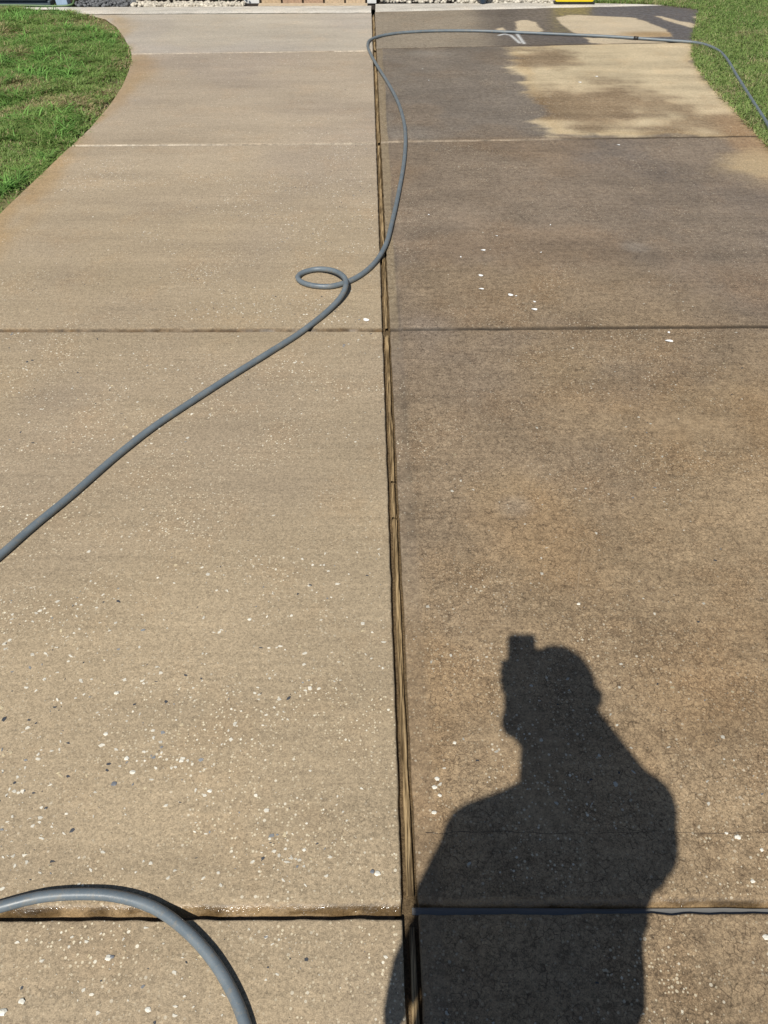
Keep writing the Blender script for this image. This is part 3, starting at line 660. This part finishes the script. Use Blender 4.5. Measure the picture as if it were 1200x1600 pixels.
# coarse broad-bladed clumps in the left lawn
def clump_mesh(seed):
    rg = np.random.default_rng(seed); V = []; Fs = []; T = []
    for i in range(34):
        az = rg.uniform(0, 6.283); ln = rg.uniform(0.07, 0.19); w = rg.uniform(0.0034, 0.0062); up = rg.uniform(0.35, 1.0)
        ox, oy = rg.normal(0, 0.02, 2); dx, dy = math.cos(az), math.sin(az); b = len(V); c = np.array([0.19, 0.36, 0.09]) * rg.uniform(0.7, 1.35)
        for k in range(5):
            t = k / 4; d = ln * t * (0.45 + 0.55 * (1 - up * .5)); z = ln * up * (t - 0.62 * t * t); ww = w * (1 - t) ** 0.6 if k < 4 else 0.0003
            V.append((ox + dx * d - dy * ww, oy + dy * d + dx * ww, z)); V.append((ox + dx * d + dy * ww, oy + dy * d - dx * ww, z)); T += [c, c]
        for k in range(4): Fs.append((b+2*k, b+2*k+1, b+2*k+3, b+2*k+2))
    me = mesh_from('coarse_grass', V, Fs); me.attributes.new('tint', 'FLOAT_COLOR', 'POINT').data.foreach_set('color', np.concatenate([np.array(T), np.ones((len(T), 1))], 1).astype(np.float32).ravel()); return me
rg = np.random.default_rng(3); VV = []; FF = []; TT = []
protos = [clump_mesh(s) for s in range(5)]; pv = []
for p in protos:
    v = np.zeros(len(p.vertices) * 3, np.float32); p.vertices.foreach_get('co', v); c = np.zeros(len(p.vertices) * 4, np.float32); p.attributes['tint'].data.foreach_get('color', c)
    f = np.zeros(len(p.loops), np.int32); p.loops.foreach_get('vertex_index', f); pv.append((v.reshape(-1, 3), f.reshape(-1, 4), c.reshape(-1, 4)))
off = 0
for i in range(900):
    y = rg.uniform(3.0, 8.2); x = float(left_edge(y)) - 0.08 - rg.random() * 1.7
    if fbm(np.array(x * 1.6), np.array(y * 1.6), 151) + 0.16 * float(sstep(-2.1, -2.9, np.array(x + 0.12 * (y - 5)))) < 0.56: continue
    v, f, c = pv[rg.integers(5)]; a = rg.uniform(0, 6.28); s = rg.uniform(0.6, 1.15); ro = np.array([[math.cos(a), -math.sin(a), 0], [math.sin(a), math.cos(a), 0], [0, 0, 1]])
    VV.append(v @ ro.T * s + np.array([x, y, -0.02])); FF.append(f + off); TT.append(c * np.array([*(rg.uniform(0.8, 1.2),) * 3, 1])); off += len(v)
me = fast_mesh('coarse_grass', np.concatenate(VV), np.concatenate(FF), 4); me.attributes.new('tint', 'FLOAT_COLOR', 'POINT').data.foreach_set('color', np.concatenate(TT).astype(np.float32).ravel())
link('coarse_grass', me, M_GRASS, None, kind='stuff', label='taller broad-bladed grass clumps on the left lawn', category='grass')
for p in protos: bpy.data.meshes.remove(p)

# ------------------------------------------------------------------ planting bed and house front
bm = bmesh.new()
bmesh.ops.create_grid(bm, x_segments=60, y_segments=16, size=1)
for v in bm.verts:
    v.co = Vector((-1.1 + v.co.x * 3.15, 9.12 + v.co.y * 0.66, 0.0)); v.co.z = -0.03 + 0.03 * float(fbm(np.array(v.co.x * 5), np.array(v.co.y * 5), 9))
bm_obj('planting_bed', bm, M_MULCH, kind='structure')

def stones(n, regs, name, label, tint, zb=0.0):
    rg = np.random.default_rng(len(regs) + n); bm0 = bmesh.new(); bmesh.ops.create_icosphere(bm0, subdivisions=1, radius=1)
    v0 = np.array([v.co[:] for v in bm0.verts]); f0 = np.array([[v.index for v in f.verts] for f in bm0.faces]); bm0.free(); V = []; Q = []; T = []
    for i in range(n):
        x0, x1, y0, y1 = regs[rg.integers(len(regs))]; s = rg.uniform(0.009, 0.024); a = rg.uniform(0, 6.28)
        v = v0 * (1 + 0.30 * (rg.random((len(v0), 1)) - .5)) * np.array([s * rg.uniform(.8, 1.5), s, s * .75]); c_, s_ = math.cos(a), math.sin(a)
        v = np.stack([v[:, 0] * c_ - v[:, 1] * s_, v[:, 0] * s_ + v[:, 1] * c_, v[:, 2]], 1) + np.array([rg.uniform(x0, x1), rg.uniform(y0, y1), zb + rg.uniform(0, 0.025)])
        Q.append(f0 + len(V) * len(v0)); V.append(v); T.append(np.tile(np.array([*(np.array(tint) * rg.uniform(0.65, 1.1)), 1]), (len(v0), 1)))
    me = fast_mesh(name, np.concatenate(V), np.concatenate(Q), 3); me.attributes.new('tint', 'FLOAT_COLOR', 'POINT').data.foreach_set('color', np.concatenate(T).astype(np.float32).ravel())
    return link(name, me, M_STONE, None, kind='stuff', label=label, category='stones')
stones(800, [(-2.42, -1.35, 8.44, 8.60), (-2.3, -1.4, 8.44, 8.53)], 'white_stones', 'white decorative stones edging the bed left of the step', (0.60, 0.55, 0.46))
stones(1100, [(-0.03, 1.75, 8.64, 8.85), (0.75, 1.75, 8.64, 8.74)], 'white_stones', 'white decorative stones edging the bed right of the step', (0.58, 0.54, 0.46))
stones(200, [(-2.98, -2.42, 8.45, 8.72)], 'shade_toned_stones', 'white stones toned grey for shade beside the shade-toned post', (0.15, 0.155, 0.165))  # shade is put into the grey of these stones

def shrub(px, py, w, h, label, n, col, seed):
    x, y = G(px, py); o = empty('low_shrub', (x, y, 0), label=label, category='shrub', group='low shrubs in the front bed')
    rg = np.random.default_rng(seed); V = []; Fs = []; T = []
    for i in range(n):
        u = rg.normal(0, 1, 3); u /= np.linalg.norm(u); rr = rg.random() ** 0.45 * (0.8 + 0.35 * float(fbm(np.array(u[0] * 2 + 5), np.array(u[1] * 2 + u[2] * 3 + 9), seed)))
        p = np.array([u[0] * w * rr, u[1] * w * 0.7 * rr, h * 0.5 + u[2] * h * 0.5 * rr]); p[2] = max(p[2], 0.012)
        a = rg.normal(0, 1, 3) + u * 0.6; a /= np.linalg.norm(a); b = np.cross(a, rg.normal(0, 1, 3)); b /= np.linalg.norm(b) + 1e-6; L = rg.uniform(0.016, 0.032); k = len(V)
        V += [p, p + a * L * .5 + b * L * .28, p + a * L, p + a * L * .5 - b * L * .28]; Fs.append((k, k+1, k+2, k+3)); c = np.array(col) * rg.uniform(0.55, 1.4); T += [c] * 4
    me = mesh_from('foliage', V, Fs); me.attributes.new('tint', 'FLOAT_COLOR', 'POINT').data.foreach_set('color', np.concatenate([np.array(T), np.ones((len(T), 1))], 1).astype(np.float32).ravel())
    link('foliage', me, M_LEAF, o)
    for k in range(5):
        a = k * 1.256 + seed; P = [Vector((0, 0, -0.02)), Vector((0.25 * w * math.cos(a), 0.2 * w * math.sin(a), h * .4)), Vector((0.6 * w * math.cos(a), 0.4 * w * math.sin(a), h * .8))]
        V2, F2 = tube(catmull(P, 0.03), 0.006, 6); link('stem', mesh_from('stem', V2, F2, True), M_BARK, o)
M_BARK = simple('shrub_bark', (0.09, 0.06, 0.04), 0.9)
dk = (0.022, 0.040, 0.016)
shrub(240, 5.5, .20, .45, 'dark shrub behind the white stones, leftmost of the low shrubs', 1600, (0.045, 0.040, 0.024), 1)
shrub(287, 5, .15, .40, 'small dark shrub with bare twigs, second low shrub from the left', 900, (0.035, 0.032, 0.022), 2)
shrub(350, 5, .25, .42, 'dark green shrub against the left white column', 2200, dk, 3)
shrub(625, -1, .26, .45, 'dense green shrub just right of the doorstep', 2600, (0.030, 0.062, 0.020), 4)
shrub(700, -1, .24, .40, 'dense green shrub between the doorstep and the blue pot', 2400, (0.028, 0.058, 0.020), 5)
shrub(792, -3, .13, .28, 'small green shrub between the blue pot and the yellow machine', 900, (0.03, 0.055, 0.02), 6)

M_WHITE = simple('white_paint', (0.78, 0.78, 0.76), 0.55, 0.05); M_PANEL_SHADE = simple('shade_toned_panel', (0.085, 0.115, 0.135), 0.6, 0.12, 8.0)  # slate tone of the panel has its shade mixed into the colour
M_POST_SHADE = simple('shade_toned_white_paint', (0.34, 0.45, 0.60), 0.5, 0.06, 12.0); M_WALL = simple('tan_render', (0.42, 0.36, 0.28), 0.9, 0.12, 10.0, bump=0.004)  # pale blue stands in for shade on the white post
M_ROOF = simple('roof_shingle', (0.09, 0.08, 0.075), 0.9, 0.3, 20.0); M_DOOR = simple('dark_door_paint', (0.05, 0.03, 0.025), 0.4)
M_STEP = simple('tan_step_concrete', (0.46, 0.37, 0.26), 0.85, 0.15, 25.0, bump=0.002); M_BRICK = [simple('tan_brick_%d' % i, c, 0.85, 0.25, 60.0, bump=0.002) for i, c in enumerate(((0.46, 0.35, 0.23), (0.42, 0.31, 0.21), (0.50, 0.39, 0.27), (0.38, 0.26, 0.18)))]
house = empty('house', (-1.0, 9.78, 0), label='tan house front with white columns behind the planting bed', category='house')
def hp(o): o.matrix_parent_inverse = house.matrix_world.inverted(); return o
bpy.context.view_layer.update()
hp(box_obj('wall', -5.0, 2.0, 9.78, 10.0, -0.05, 2.7, M_WALL, house))
hp(box_obj('roof', -5.2, 2.2, 8.75, 10.3, 2.703, 2.86, M_ROOF, house))
hp(box_obj('door', -1.16, -0.26, 9.74, 9.777, 0.19, 2.2, M_DOOR, house))
for x0, x1 in ((-1.375, -1.225), (-0.165, -0.075)):
    c = hp(box_obj('column', x0 + .01, x1 - .01, 8.69, 8.80, 0.10, 2.70, M_WHITE, house)); b_ = box_obj('column_base', x0, x1, 8.68, 8.815, -0.01, 0.098, M_WHITE, c)
for x0, x1 in ((-4.2, -3.2), (0.3, 1.5)):
    w = hp(box_obj('window', x0, x1, 9.755, 9.778, 0.9, 2.1, M_WHITE, house))
    p = box_obj('pane', x0 + .06, x1 - .06, 9.748, 9.753, 0.96, 2.04, simple('window_glass', (0.03, 0.04, 0.05), 0.05), w, 0.001)
step = hp(box_obj('doorstep', -1.20, -0.18, 8.70, 9.73, -0.02, 0.17, M_STEP, house))
xx = -1.20; i = 0
while xx < -0.20:
    w = min(0.198, -0.18 - xx)
    for zc in range(2):
        sh = 0.1 * zc; a0 = max(-1.20, xx - sh); 
        b_ = box_obj('brick', a0 + 0.004, min(-0.18, xx - sh + w) - 0.004, 8.635, 8.699, -0.01 + 0.077 * zc, 0.060 + 0.077 * zc, M_BRICK[(i * 3 + zc * 2 + i // 2) % 4], step, 0.005)
    xx += 0.206; i += 1
# pale apron below the step
lp = box_obj('step_apron', -1.22, -0.16, 8.53, 8.634, -0.03, 0.004, M_STEP, None, 0.004); lp['kind'] = 'structure'

pan = empty('shade_toned_cabinet', (-3.55, 8.62, 0), label='grey cabinet panel toned dark slate-blue for shade beyond the left lawn', category='cabinet')
for nm, a in (('panel', (-3.80 + 3.55, -3.275 + 3.55, -0.04, 0.30, 0.03, 0.85)), ('plinth', (-3.83 + 3.55, -3.25 + 3.55, -0.02, 0.28, -0.03, 0.028))): box_obj(nm, *a, M_PANEL_SHADE, pan, 0.01)
box_obj('top', -0.29, 0.31, -0.06, 0.32, 0.852, 0.89, M_PANEL_SHADE, pan, 0.006)
post = box_obj('shade_toned_post', -0.055, 0.055, -0.05, 0.05, -0.03, 1.1, M_POST_SHADE, None, 0.006, label='white square post toned pale blue for shade, leaning slightly beside the cabinet', category='post'); post.location = (-3.09, 8.52, 0); post.rotation_euler = (0, R(-3), 0)
M_GREEN = simple('green_enamel', (0.10, 0.17, 0.07), 0.45, 0.08)
P = [Vector((-4.6, 8.455, 0.018)), Vector((-3.6, 8.455, 0.018)), Vector((-3.02, 8.455, 0.018)), Vector((-2.975, 8.457, 0.035)), Vector((-2.96, 8.462, 0.09)), Vector((-2.96, 8.47, 0.9))]
V, Fq = tube(catmull(P, 0.02), 0.009, 8); link('green_rail', mesh_from('green_rail', V, Fq, True), M_GREEN, None, label='thin green tube rail with a rounded corner at the lawn edge', category='rail')

# blue tapered pot
def lathe(prof, seg=20):
    V = []; Fs = []
    for r_, z in prof:
        for k in range(seg): V.append((r_ * math.cos(6.2832 * k / seg), r_ * math.sin(6.2832 * k / seg), z))
    for i in range(len(prof) - 1):
        for k in range(seg): Fs.append((i*seg+k, i*seg+(k+1) % seg, (i+1)*seg+(k+1) % seg, (i+1)*seg+k))
    Fs.append(tuple(reversed(range(seg)))); Fs.append(tuple(range((len(prof)-1)*seg, len(prof)*seg))); return V, Fs
x, y = G(754, 7)
pot = empty('blue_pot', (x, y, 0.008), label='dark blue pot on a narrow foot in front of the white stones', category='pot')
V, Fq = lathe([(0.022, 0), (0.028, 0.006), (0.030, 0.02), (0.052, 0.06), (0.085, 0.13), (0.10, 0.2), (0.095, 0.26), (0.108, 0.27), (0.108, 0.285), (0.09, 0.285), (0.085, 0.24)])
link('pot_body', mesh_from('pot_body', V, Fq, True), simple('dark_blue_glaze', (0.02, 0.045, 0.085), 0.3, 0.1), pot)
V, Fq = lathe([(0.084, 0.236), (0.06, 0.25), (0.02, 0.256)]); link('potting_soil', mesh_from('potting_soil', V, Fq, True), M_MULCH, pot)
# yellow machine
x0, y0 = G(865, 7); x1, _ = G(928, 7); cx = (x0 + x1) / 2; hw = (x1 - x0) / 2
mac = empty('yellow_machine', (cx, y0 + 0.085, 0.010), label='yellow machine on a black base at the far edge of the drive', category='machine')
M_YEL = simple('yellow_plastic', (0.90, 0.72, 0.02), 0.35, 0.05); M_BLK = simple('black_plastic', (0.02, 0.02, 0.02), 0.5)
bm = bmesh.new(); box(bm, -hw, hw, -0.12, 0.15, 0.0, 0.011); bm_obj('base', bm, M_BLK, mac, 0.003)
bm = bmesh.new(); box(bm, -hw + .006, hw - .006, -0.118, 0.14, 0.0115, 0.20)
for v in bm.verts:
    if v.co.z > 0.1: v.co.x *= 0.82; v.co.y = v.co.y * 0.7 + 0.02
bm_obj('body', bm, M_YEL, mac, 0.02, smooth=False)
P = [Vector((-.10, .05, .195)), Vector((-.10, .05, .45)), Vector((-.05, .05, .50)), Vector((.05, .05, .50)), Vector((.10, .05, .45)), Vector((.10, .05, .195))]
V, Fq = tube(catmull(P, 0.02), 0.012, 8); link('handle', mesh_from('handle', V, Fq, True), M_BLK, mac)

# ------------------------------------------------------------------ the hose
HR = 0.0113
def HP(px, py, z=HR): x, y = G(px, py, z); return Vector((x, y, z))
path = [Vector((5.2, 2.6, .02)), Vector((4.0, 3.2, .02)), HP(1260, 300, .02), HP(1200, 196, .008), HP(1177, 160, .007), HP(1150, 117, .008), HP(1135, 92, .007), HP(1122, 79, .009), HP(1105, 71, .011), HP(1085, 66.5), HP(1040, 63), HP(990, 59.5), HP(930, 56), HP(860, 53), HP(780, 49.5), HP(720, 48), HP(660, 49), HP(620, 52), HP(592, 57), HP(578, 63), HP(574.5, 71), HP(578, 82), HP(590, 104), HP(607, 131), HP(622, 160), HP(631, 190), HP(633.5, 215), HP(631.5, 250), HP(624, 295), HP(613, 345), HP(602, 384), HP(585, 411), HP(563, 430), HP(541, 441),
        HP(515, 447.5), HP(488, 446), HP(470, 440), HP(465, 433), HP(473, 426), HP(495, 420.5, .014), HP(517, 422, .022), HP(532, 428, .032), HP(540, 437, .037), HP(540, 448, .034), HP(533, 463, .022), HP(515, 483, .014), HP(470, 519), HP(420, 551), HP(370, 582), HP(300, 627), HP(240, 667), HP(180, 714), HP(110, 775), HP(50, 824), HP(0, 868), HP(-90, 945), HP(-190, 1050), HP(-300, 1200), HP(-320, 1350), HP(-240, 1440), HP(-120, 1450), HP(-50, 1432), HP(0, 1417), HP(60, 1402), HP(120, 1397), HP(180, 1400), HP(240, 1418), HP(285, 1449), HP(325, 1490), HP(355, 1535), HP(378, 1585), HP(392, 1640), HP(395, 1720), Vector((-.2, -.05, HR)), Vector((-.3, -.5, HR)), Vector((-.6, -1.1, HR)), Vector((-1.2, -1.5, HR))]
pp = catmull(path, 0.018)
V, Fq = tube(pp, HR, 14)
hose = empty('garden_hose', pp[0], label='grey garden hose looping and snaking across the wet driveway', category='hose')
bpy.context.view_layer.update()
ht = link('tube', mesh_from('tube', V, Fq, True), M_HOSE, hose); ht.matrix_parent_inverse = hose.matrix_world.inverted()
# black tape joint
q = min(range(len(pp)), key=lambda i: (pp[i] - HP(993, 60)).length)
V, Fq = tube(pp[q-1:q+2], HR + 0.003, 12); t_ = link('tape_band', mesh_from('tape_band', V, Fq, True), M_BLK, hose); t_.matrix_parent_inverse = hose.matrix_world.inverted()

# ------------------------------------------------------------------ fallen petals
M_PETAL = simple('white_petal', (0.86, 0.86, 0.84), 0.5, 0.05)
def petal_mesh(ar):
    V = [(0, 0, 0.004)]; Fs = []
    for ring, rr in enumerate((0.5, 1.0)):
        for k in range(10):
            a = 6.2832 * k / 10; f = 1 + 0.12 * math.sin(3 * a + ar * 9)
            V.append((rr * f * math.cos(a), rr * f * ar * math.sin(a), 0.004 + 0.10 * rr * rr + 0.05 * math.sin(2 * a + ar)))
    for k in range(10):
        Fs.append((0, 1 + k, 1 + (k + 1) % 10)); Fs.append((1 + k, 11 + k, 11 + (k + 1) % 10, 1 + (k + 1) % 10))
    me = mesh_from('white_petal', V, Fs, True); return me
pet = [petal_mesh(a) for a in (0.55, 0.75, 0.4)]
for me in pet: me.materials.append(M_PETAL)
def petal(px, py, s, rot, k, label, group=None):
    x, y = G(px, py); o = bpy.data.objects.new('white_petal', pet[k]); COL.objects.link(o); o.location = (x, y, 0.002); o.scale = (s, s, s); o.rotation_euler = (0.05, 0.05, rot)
    o['label'] = label; o['category'] = 'petal'; o['group'] = group or 'white petals on the concrete'
petal(755, 391.5, .0115, 0.1, 0, 'white petal on the dark slab, farthest of the petal cluster')
petal(751, 431, .0105, -0.4, 1, 'white petal in the middle of the cluster\'s left column')
petal(752, 452, .0115, 0.0, 2, 'thin flat white petal, lowest of the cluster\'s left column')
petal(797.5, 461.5, .0115, -0.5, 1, 'rounded white petal right of the thin petal in the cluster')
petal(835, 484, .0125, -0.1, 0, 'white petal nearest the transverse joint on the dark slab')
petal(572, 500.5, .013, -0.5, 1, 'lone white petal on the clean slab below the hose loop')
petal(1045, 533.5, .0165, -0.05, 2, 'largest white petal, lying on the front brown slab below the joint')
petal(966, 227, .011, 0.1, 2, 'white petal just below the second far joint, dark side')
petal(932, 120, .013, 0.2, 0, 'right one of two white petals on the dry pale concrete')
petal(906, 129, .012, -0.1, 1, 'left one of two white petals on the dry pale concrete')
for px, py, lab in ((845, 395, 'tiny white fleck right of the petal cluster on the dark slab'), (776, 369, 'tiny white fleck above the petal cluster, farther up the dark slab'),
        (660, 108, 'tiny white fleck on the wet far slab, upper of two beside the hose'), (670, 126, 'tiny white fleck on the wet far slab, lower of two beside the hose'),
        (670, 336, 'tiny white fleck on the dark slab beside the hose bend'), (806, 463, 'tiny white fleck touching the rounded petal in the cluster'),
        (835, 472, 'tiny white fleck just above the petal nearest the joint'), (1045, 520, 'tiny white fleck just above the largest petal, below the joint'),
        (860, 352, 'tiny white fleck in the upper middle of the dark slab'), (720, 402, 'tiny white fleck left of the petal cluster on the dark slab')):
    petal(px, py, .0062, px * 1.7, px % 3, lab, 'tiny petal flecks on the concrete')

# ------------------------------------------------------------------ the person taking the picture (only the shadow is in view)
def hull(bm, spheres, seg=12):
    b2 = bmesh.new()
    for c, r_ in spheres:
        rr = r_ if isinstance(r_, (tuple, list)) else (r_, r_, r_)
        bmesh.ops.create_icosphere(b2, subdivisions=2, radius=1, matrix=Matrix.Translation(c) @ Matrix.Diagonal((*rr, 1)))
    g = bmesh.ops.convex_hull(b2, input=list(b2.verts)); bmesh.ops.delete(b2, geom=[e for e in g['geom_interior'] if isinstance(e, bmesh.types.BMVert)], context='VERTS')
    me = bpy.data.meshes.new('t'); b2.to_mesh(me); b2.free(); bm.from_mesh(me); bpy.data.meshes.remove(me)
def fused(name, groups, voxel, mat, parent, smooth=4):
    bm = bmesh.new()
    for g in groups: hull(bm, g)
    me = bpy.data.meshes.new(name); bm.to_mesh(me); bm.free(); o = bpy.data.objects.new(name, me); COL.objects.link(o)
    m = o.modifiers.new('r', 'REMESH'); m.mode = 'VOXEL'; m.voxel_size = voxel
    s = o.modifiers.new('s', 'SMOOTH'); s.iterations = smooth; s.factor = 0.5
    dg = bpy.context.evaluated_depsgraph_get(); me2 = bpy.data.meshes.new_from_object(o.evaluated_get(dg)); me2.name = name
    bpy.data.objects.remove(o); bpy.data.meshes.remove(me)
    me2.polygons.foreach_set('use_smooth', [True] * len(me2.polygons)); me2.materials.clear()
    return link(name, me2, mat, parent)
def chain(*pr): return [[pr[i], pr[i+1]] for i in range(len(pr) - 1)]
v3 = lambda *a: Vector(a)
HX, HY, HZ = 0.012, -0.252, 1.728                                     # head centre
SR, SL = v3(0.218, -0.355, 1.452), v3(-0.142, -0.385, 1.398)
ER, WR = v3(0.272, -0.252, 1.128), v3(-0.018, -0.105, 1.385)
EL, WL = v3(-0.196, -0.395, 1.130), v3(-0.180, -0.300, 0.885)
BX, BY = 0.045, -0.335
FW = v3(0, math.cos(PITCH), -math.sin(PITCH)); UPV = v3(0, math.sin(PITCH), math.cos(PITCH)); RT = v3(1, 0, 0); CAMP = v3(0, 0, EYE)
def CP(r_, u, f): return CAMP + RT * r_ + UPV * u + FW * f            # place seen from the phone: right, up, forward
person = empty('person', (BX, BY, 0.0), label='person in a grey t-shirt and shorts standing and holding up a phone', category='person')
head = [[(v3(HX, HY - .015, HZ + .02), (.088, .105, .104)), (v3(HX, HY + .030, HZ - .075), (.062, .066, .055))], [(v3(HX, HY + .06, HZ - .085), (.032, .030, .025)), (v3(HX, HY + .035, HZ - .04), (.058, .055, .05))],
        [(v3(HX, HY + .088, HZ + .012), .010), (v3(HX, HY + .108, HZ - .025), .013)], [(v3(HX - .018, HY + .088, HZ - .058), .008), (v3(HX + .018, HY + .088, HZ - .058), .008)],
        [(v3(HX - .04, HY + .075, HZ + .03), .014), (v3(HX + .04, HY + .075, HZ + .03), .014)],
        [(v3(HX - .092, HY - .030, HZ + .000), (.010, .018, .028)), (v3(HX - .090, HY - .026, HZ - .032), (.010, .012, .014))], [(v3(HX + .096, HY - .030, HZ + .000), (.012, .020, .030)), (v3(HX + .094, HY - .026, HZ - .032), (.010, .012, .014))]]
neck = [[(v3(HX, HY - .01, HZ - .06), .078), (v3(BX - .004, BY, 1.45), .094)], [(v3(HX + .045, HY - .035, HZ - .085), .062), (SR + v3(-.035, .03, .02), .056)]]
torso = [[(v3(BX + .142, BY, 1.235), .050), (SR, .05), (v3(BX + .10, BY, 1.05), .075)], [(SR, .062), (SL, .062), (v3(BX, BY - .02, 1.37), (.15, .10, .10))], [(v3(BX + .01, BY, 1.49), (.06, .06, .04)), (SR + v3(-.03, 0, .01), .05), (SL + v3(.03, 0, .01), .05)], [(v3(BX, BY, 1.32), (.175, .115, .12)), (v3(BX + .004, BY + .015, 1.14), (.196, .130, .10))], [(v3(BX, BY + .015, 1.12), (.190, .13, .10)), (v3(BX, BY, .96), (.200, .125, .09))]]
def leg(sx): return chain((v3(BX + sx * .09, BY, .95), .098), (v3(BX + sx * .105, BY + .02, .52), .060), (v3(BX + sx * .108, BY - .005, .34), .056), (v3(BX + sx * .11, BY - .02, .09), .038)) + [[(v3(BX + sx * .11, BY - .05, .045), .035), (v3(BX + sx * .13, BY + .13, .035), .030)]]
arms = chain((SR, .058), (SR.lerp(ER, .5), .050), (ER, .035)) + chain((ER, .035), (ER.lerp(WR, .35), .042), (WR, .027)) + chain((SL, .058), (SL.lerp(EL, .5), .049), (EL, .040)) + chain((EL, .040), (EL.lerp(WL, .35), .041), (WL, .027))
# right hand round the phone: palm at its right edge, fingers across the back, thumb on the screen side
kn = [CP(.026, -.052 - .021 * i, -.004 + .002 * i) for i in range(4)]
palm = [[(CP(-.052, -.095, -.022), .012), (CP(-.030, -.06, -.026), .008), (WR, .030)], [(WR, .036), (CP(-.027, -.118, -.026), .022), (CP(.030, -.125, -.018), .022), (kn[3], .014)], [(CP(.030, -.125, -.018), .020), (kn[0], .012), (kn[3], .013)]]
fing = []
for i in range(4):
    u = -.052 - .022 * i; ln = (0.0, .006, .002, -.010)[i]
    fing += chain((kn[i], .0105), (CP(-.012 - ln * .5, u - .003, .0035), .0092), (CP(-.046 - ln, u - .004, .0035), .0086), (CP(-.065 - ln * .5, u - .002, -.008), .0082), (CP(-.063, u, -.019), .0074))
thumb = chain((CP(.033, -.118, -.026), .0145), (CP(.026, -.088, -.034), .0115), (CP(.002, -.072, -.034), .0092))
# left hand relaxed
lh = [[(WL, .026), (WL + v3(.004, .03, -.075), (.016, .034, .02))]]
for i in range(4):
    b0 = WL + v3(.004, .052 - .021 * i, -.085); l_ = (.070, .078, .073, .058)[i]; lh += chain((b0, .0098), (b0 + v3(.006, .010, -l_ * .5), .0090), (b0 + v3(.020, .010, -l_ * .9), .0078))
lh += chain((WL + v3(.004, .03, -.03), .014), (WL + v3(.012, .058, -.062), .0105), (WL + v3(.022, .062, -.092), .009))
M_SKIN = simple('skin', (0.50, 0.32, 0.23), 0.55, 0.06)
body = fused('body', head + neck + torso + leg(-1) + leg(1) + arms + palm + fing + thumb + lh, 0.0055, M_SKIN, person, 3)
def inflate(groups, d): return [[(c, tuple(x + d for x in r_) if isinstance(r_, (tuple, list)) else r_ + d) for c, r_ in g] for g in groups]
sleeves = [[(SR, .066), (SR.lerp(ER, .62), .064)], [(SL, .066), (SL.lerp(EL, .62), .064)]]
shirt = fused('t_shirt', inflate(torso, .010) + inflate(neck[1:], .005) + sleeves, 0.012, simple('grey_cotton', (0.16, 0.17, 0.18), 0.9, 0.12, 40.0, 0.2), person)
shorts = fused('shorts', [[(v3(BX, BY, .97), (.185, .128, .06)), (v3(BX, BY, .88), (.19, .13, .06))]] + [[(v3(BX + s * .09, BY, .88), .108), (v3(BX + s * .105, BY + .015, .54), .088)] for s in (-1, 1)], 0.012, simple('navy_cotton', (0.03, 0.035, 0.055), 0.9, 0.12, 40.0, 0.2), person)
hair_ = fused('hair', [[(v3(HX, HY - .028, HZ + .034), (.092, .100, .098)), (v3(HX, HY - .055, HZ - .01), (.066, .055, .06))]], 0.008, simple('short_brown_hair', (0.05, 0.032, 0.02), 0.7, 0.4, 200.0), person)
for s in (-1, 1):
    fused('shoe', [[(v3(BX + s * .11, BY - .055, .05), (.042, .05, .05)), (v3(BX + s * .13, BY + .14, .038), (.044, .05, .038))]], 0.008, M_BLK, person)
    fused('eye', [[(v3(HX + s * .033, HY + .077, HZ + .008), .012), (v3(HX + s * .033, HY + .078, HZ + .008), .012)]], 0.003, simple('eye_white', (0.7, 0.7, 0.68), 0.2), person)
bpy.context.view_layer.update()
for c in person.children: c.matrix_parent_inverse = person.matrix_world.inverted()

phone = empty('phone', CP(-.019, -.057, -.016), label='dark phone held up in the person\'s right hand', category='phone')
phone.rotation_euler = (math.pi / 2 - PITCH, 0, 0)
def rbox(w, h, d, r_, name, mat, par, loc=(0, 0, 0)):
    bm = bmesh.new(); pts = []
    for cx, cy, a0 in ((w/2 - r_, h/2 - r_, 0), (-w/2 + r_, h/2 - r_, 90), (-w/2 + r_, -h/2 + r_, 180), (w/2 - r_, -h/2 + r_, 270)):
        for k in range(5): a = R(a0 + 22.5 * k); pts.append((cx + r_ * math.cos(a), cy + r_ * math.sin(a)))
    top = [bm.verts.new((x + loc[0], y + loc[1], d/2 + loc[2])) for x, y in pts]; bot = [bm.verts.new((x + loc[0], y + loc[1], -d/2 + loc[2])) for x, y in pts]
    bm.faces.new(top); bm.faces.new(bot[::-1]); n = len(pts)
    for i in range(n): bm.faces.new((bot[i], bot[(i+1) % n], top[(i+1) % n], top[i]))
    return bm_obj(name, bm, mat, par)
rbox(.072, .150, .008, .011, 'case', M_BLK, phone); rbox(.066, .143, .0006, .008, 'screen', simple('phone_glass', (0.01, 0.01, 0.012), 0.06), phone, (0, 0, .0045))
for dx, dy in ((.019, .057), (.019, .037)): rbox(.014, .014, .002, .0069, 'lens', simple('lens_glass', (0.005, 0.005, 0.01), 0.05), phone, (dx, dy, -.0052))
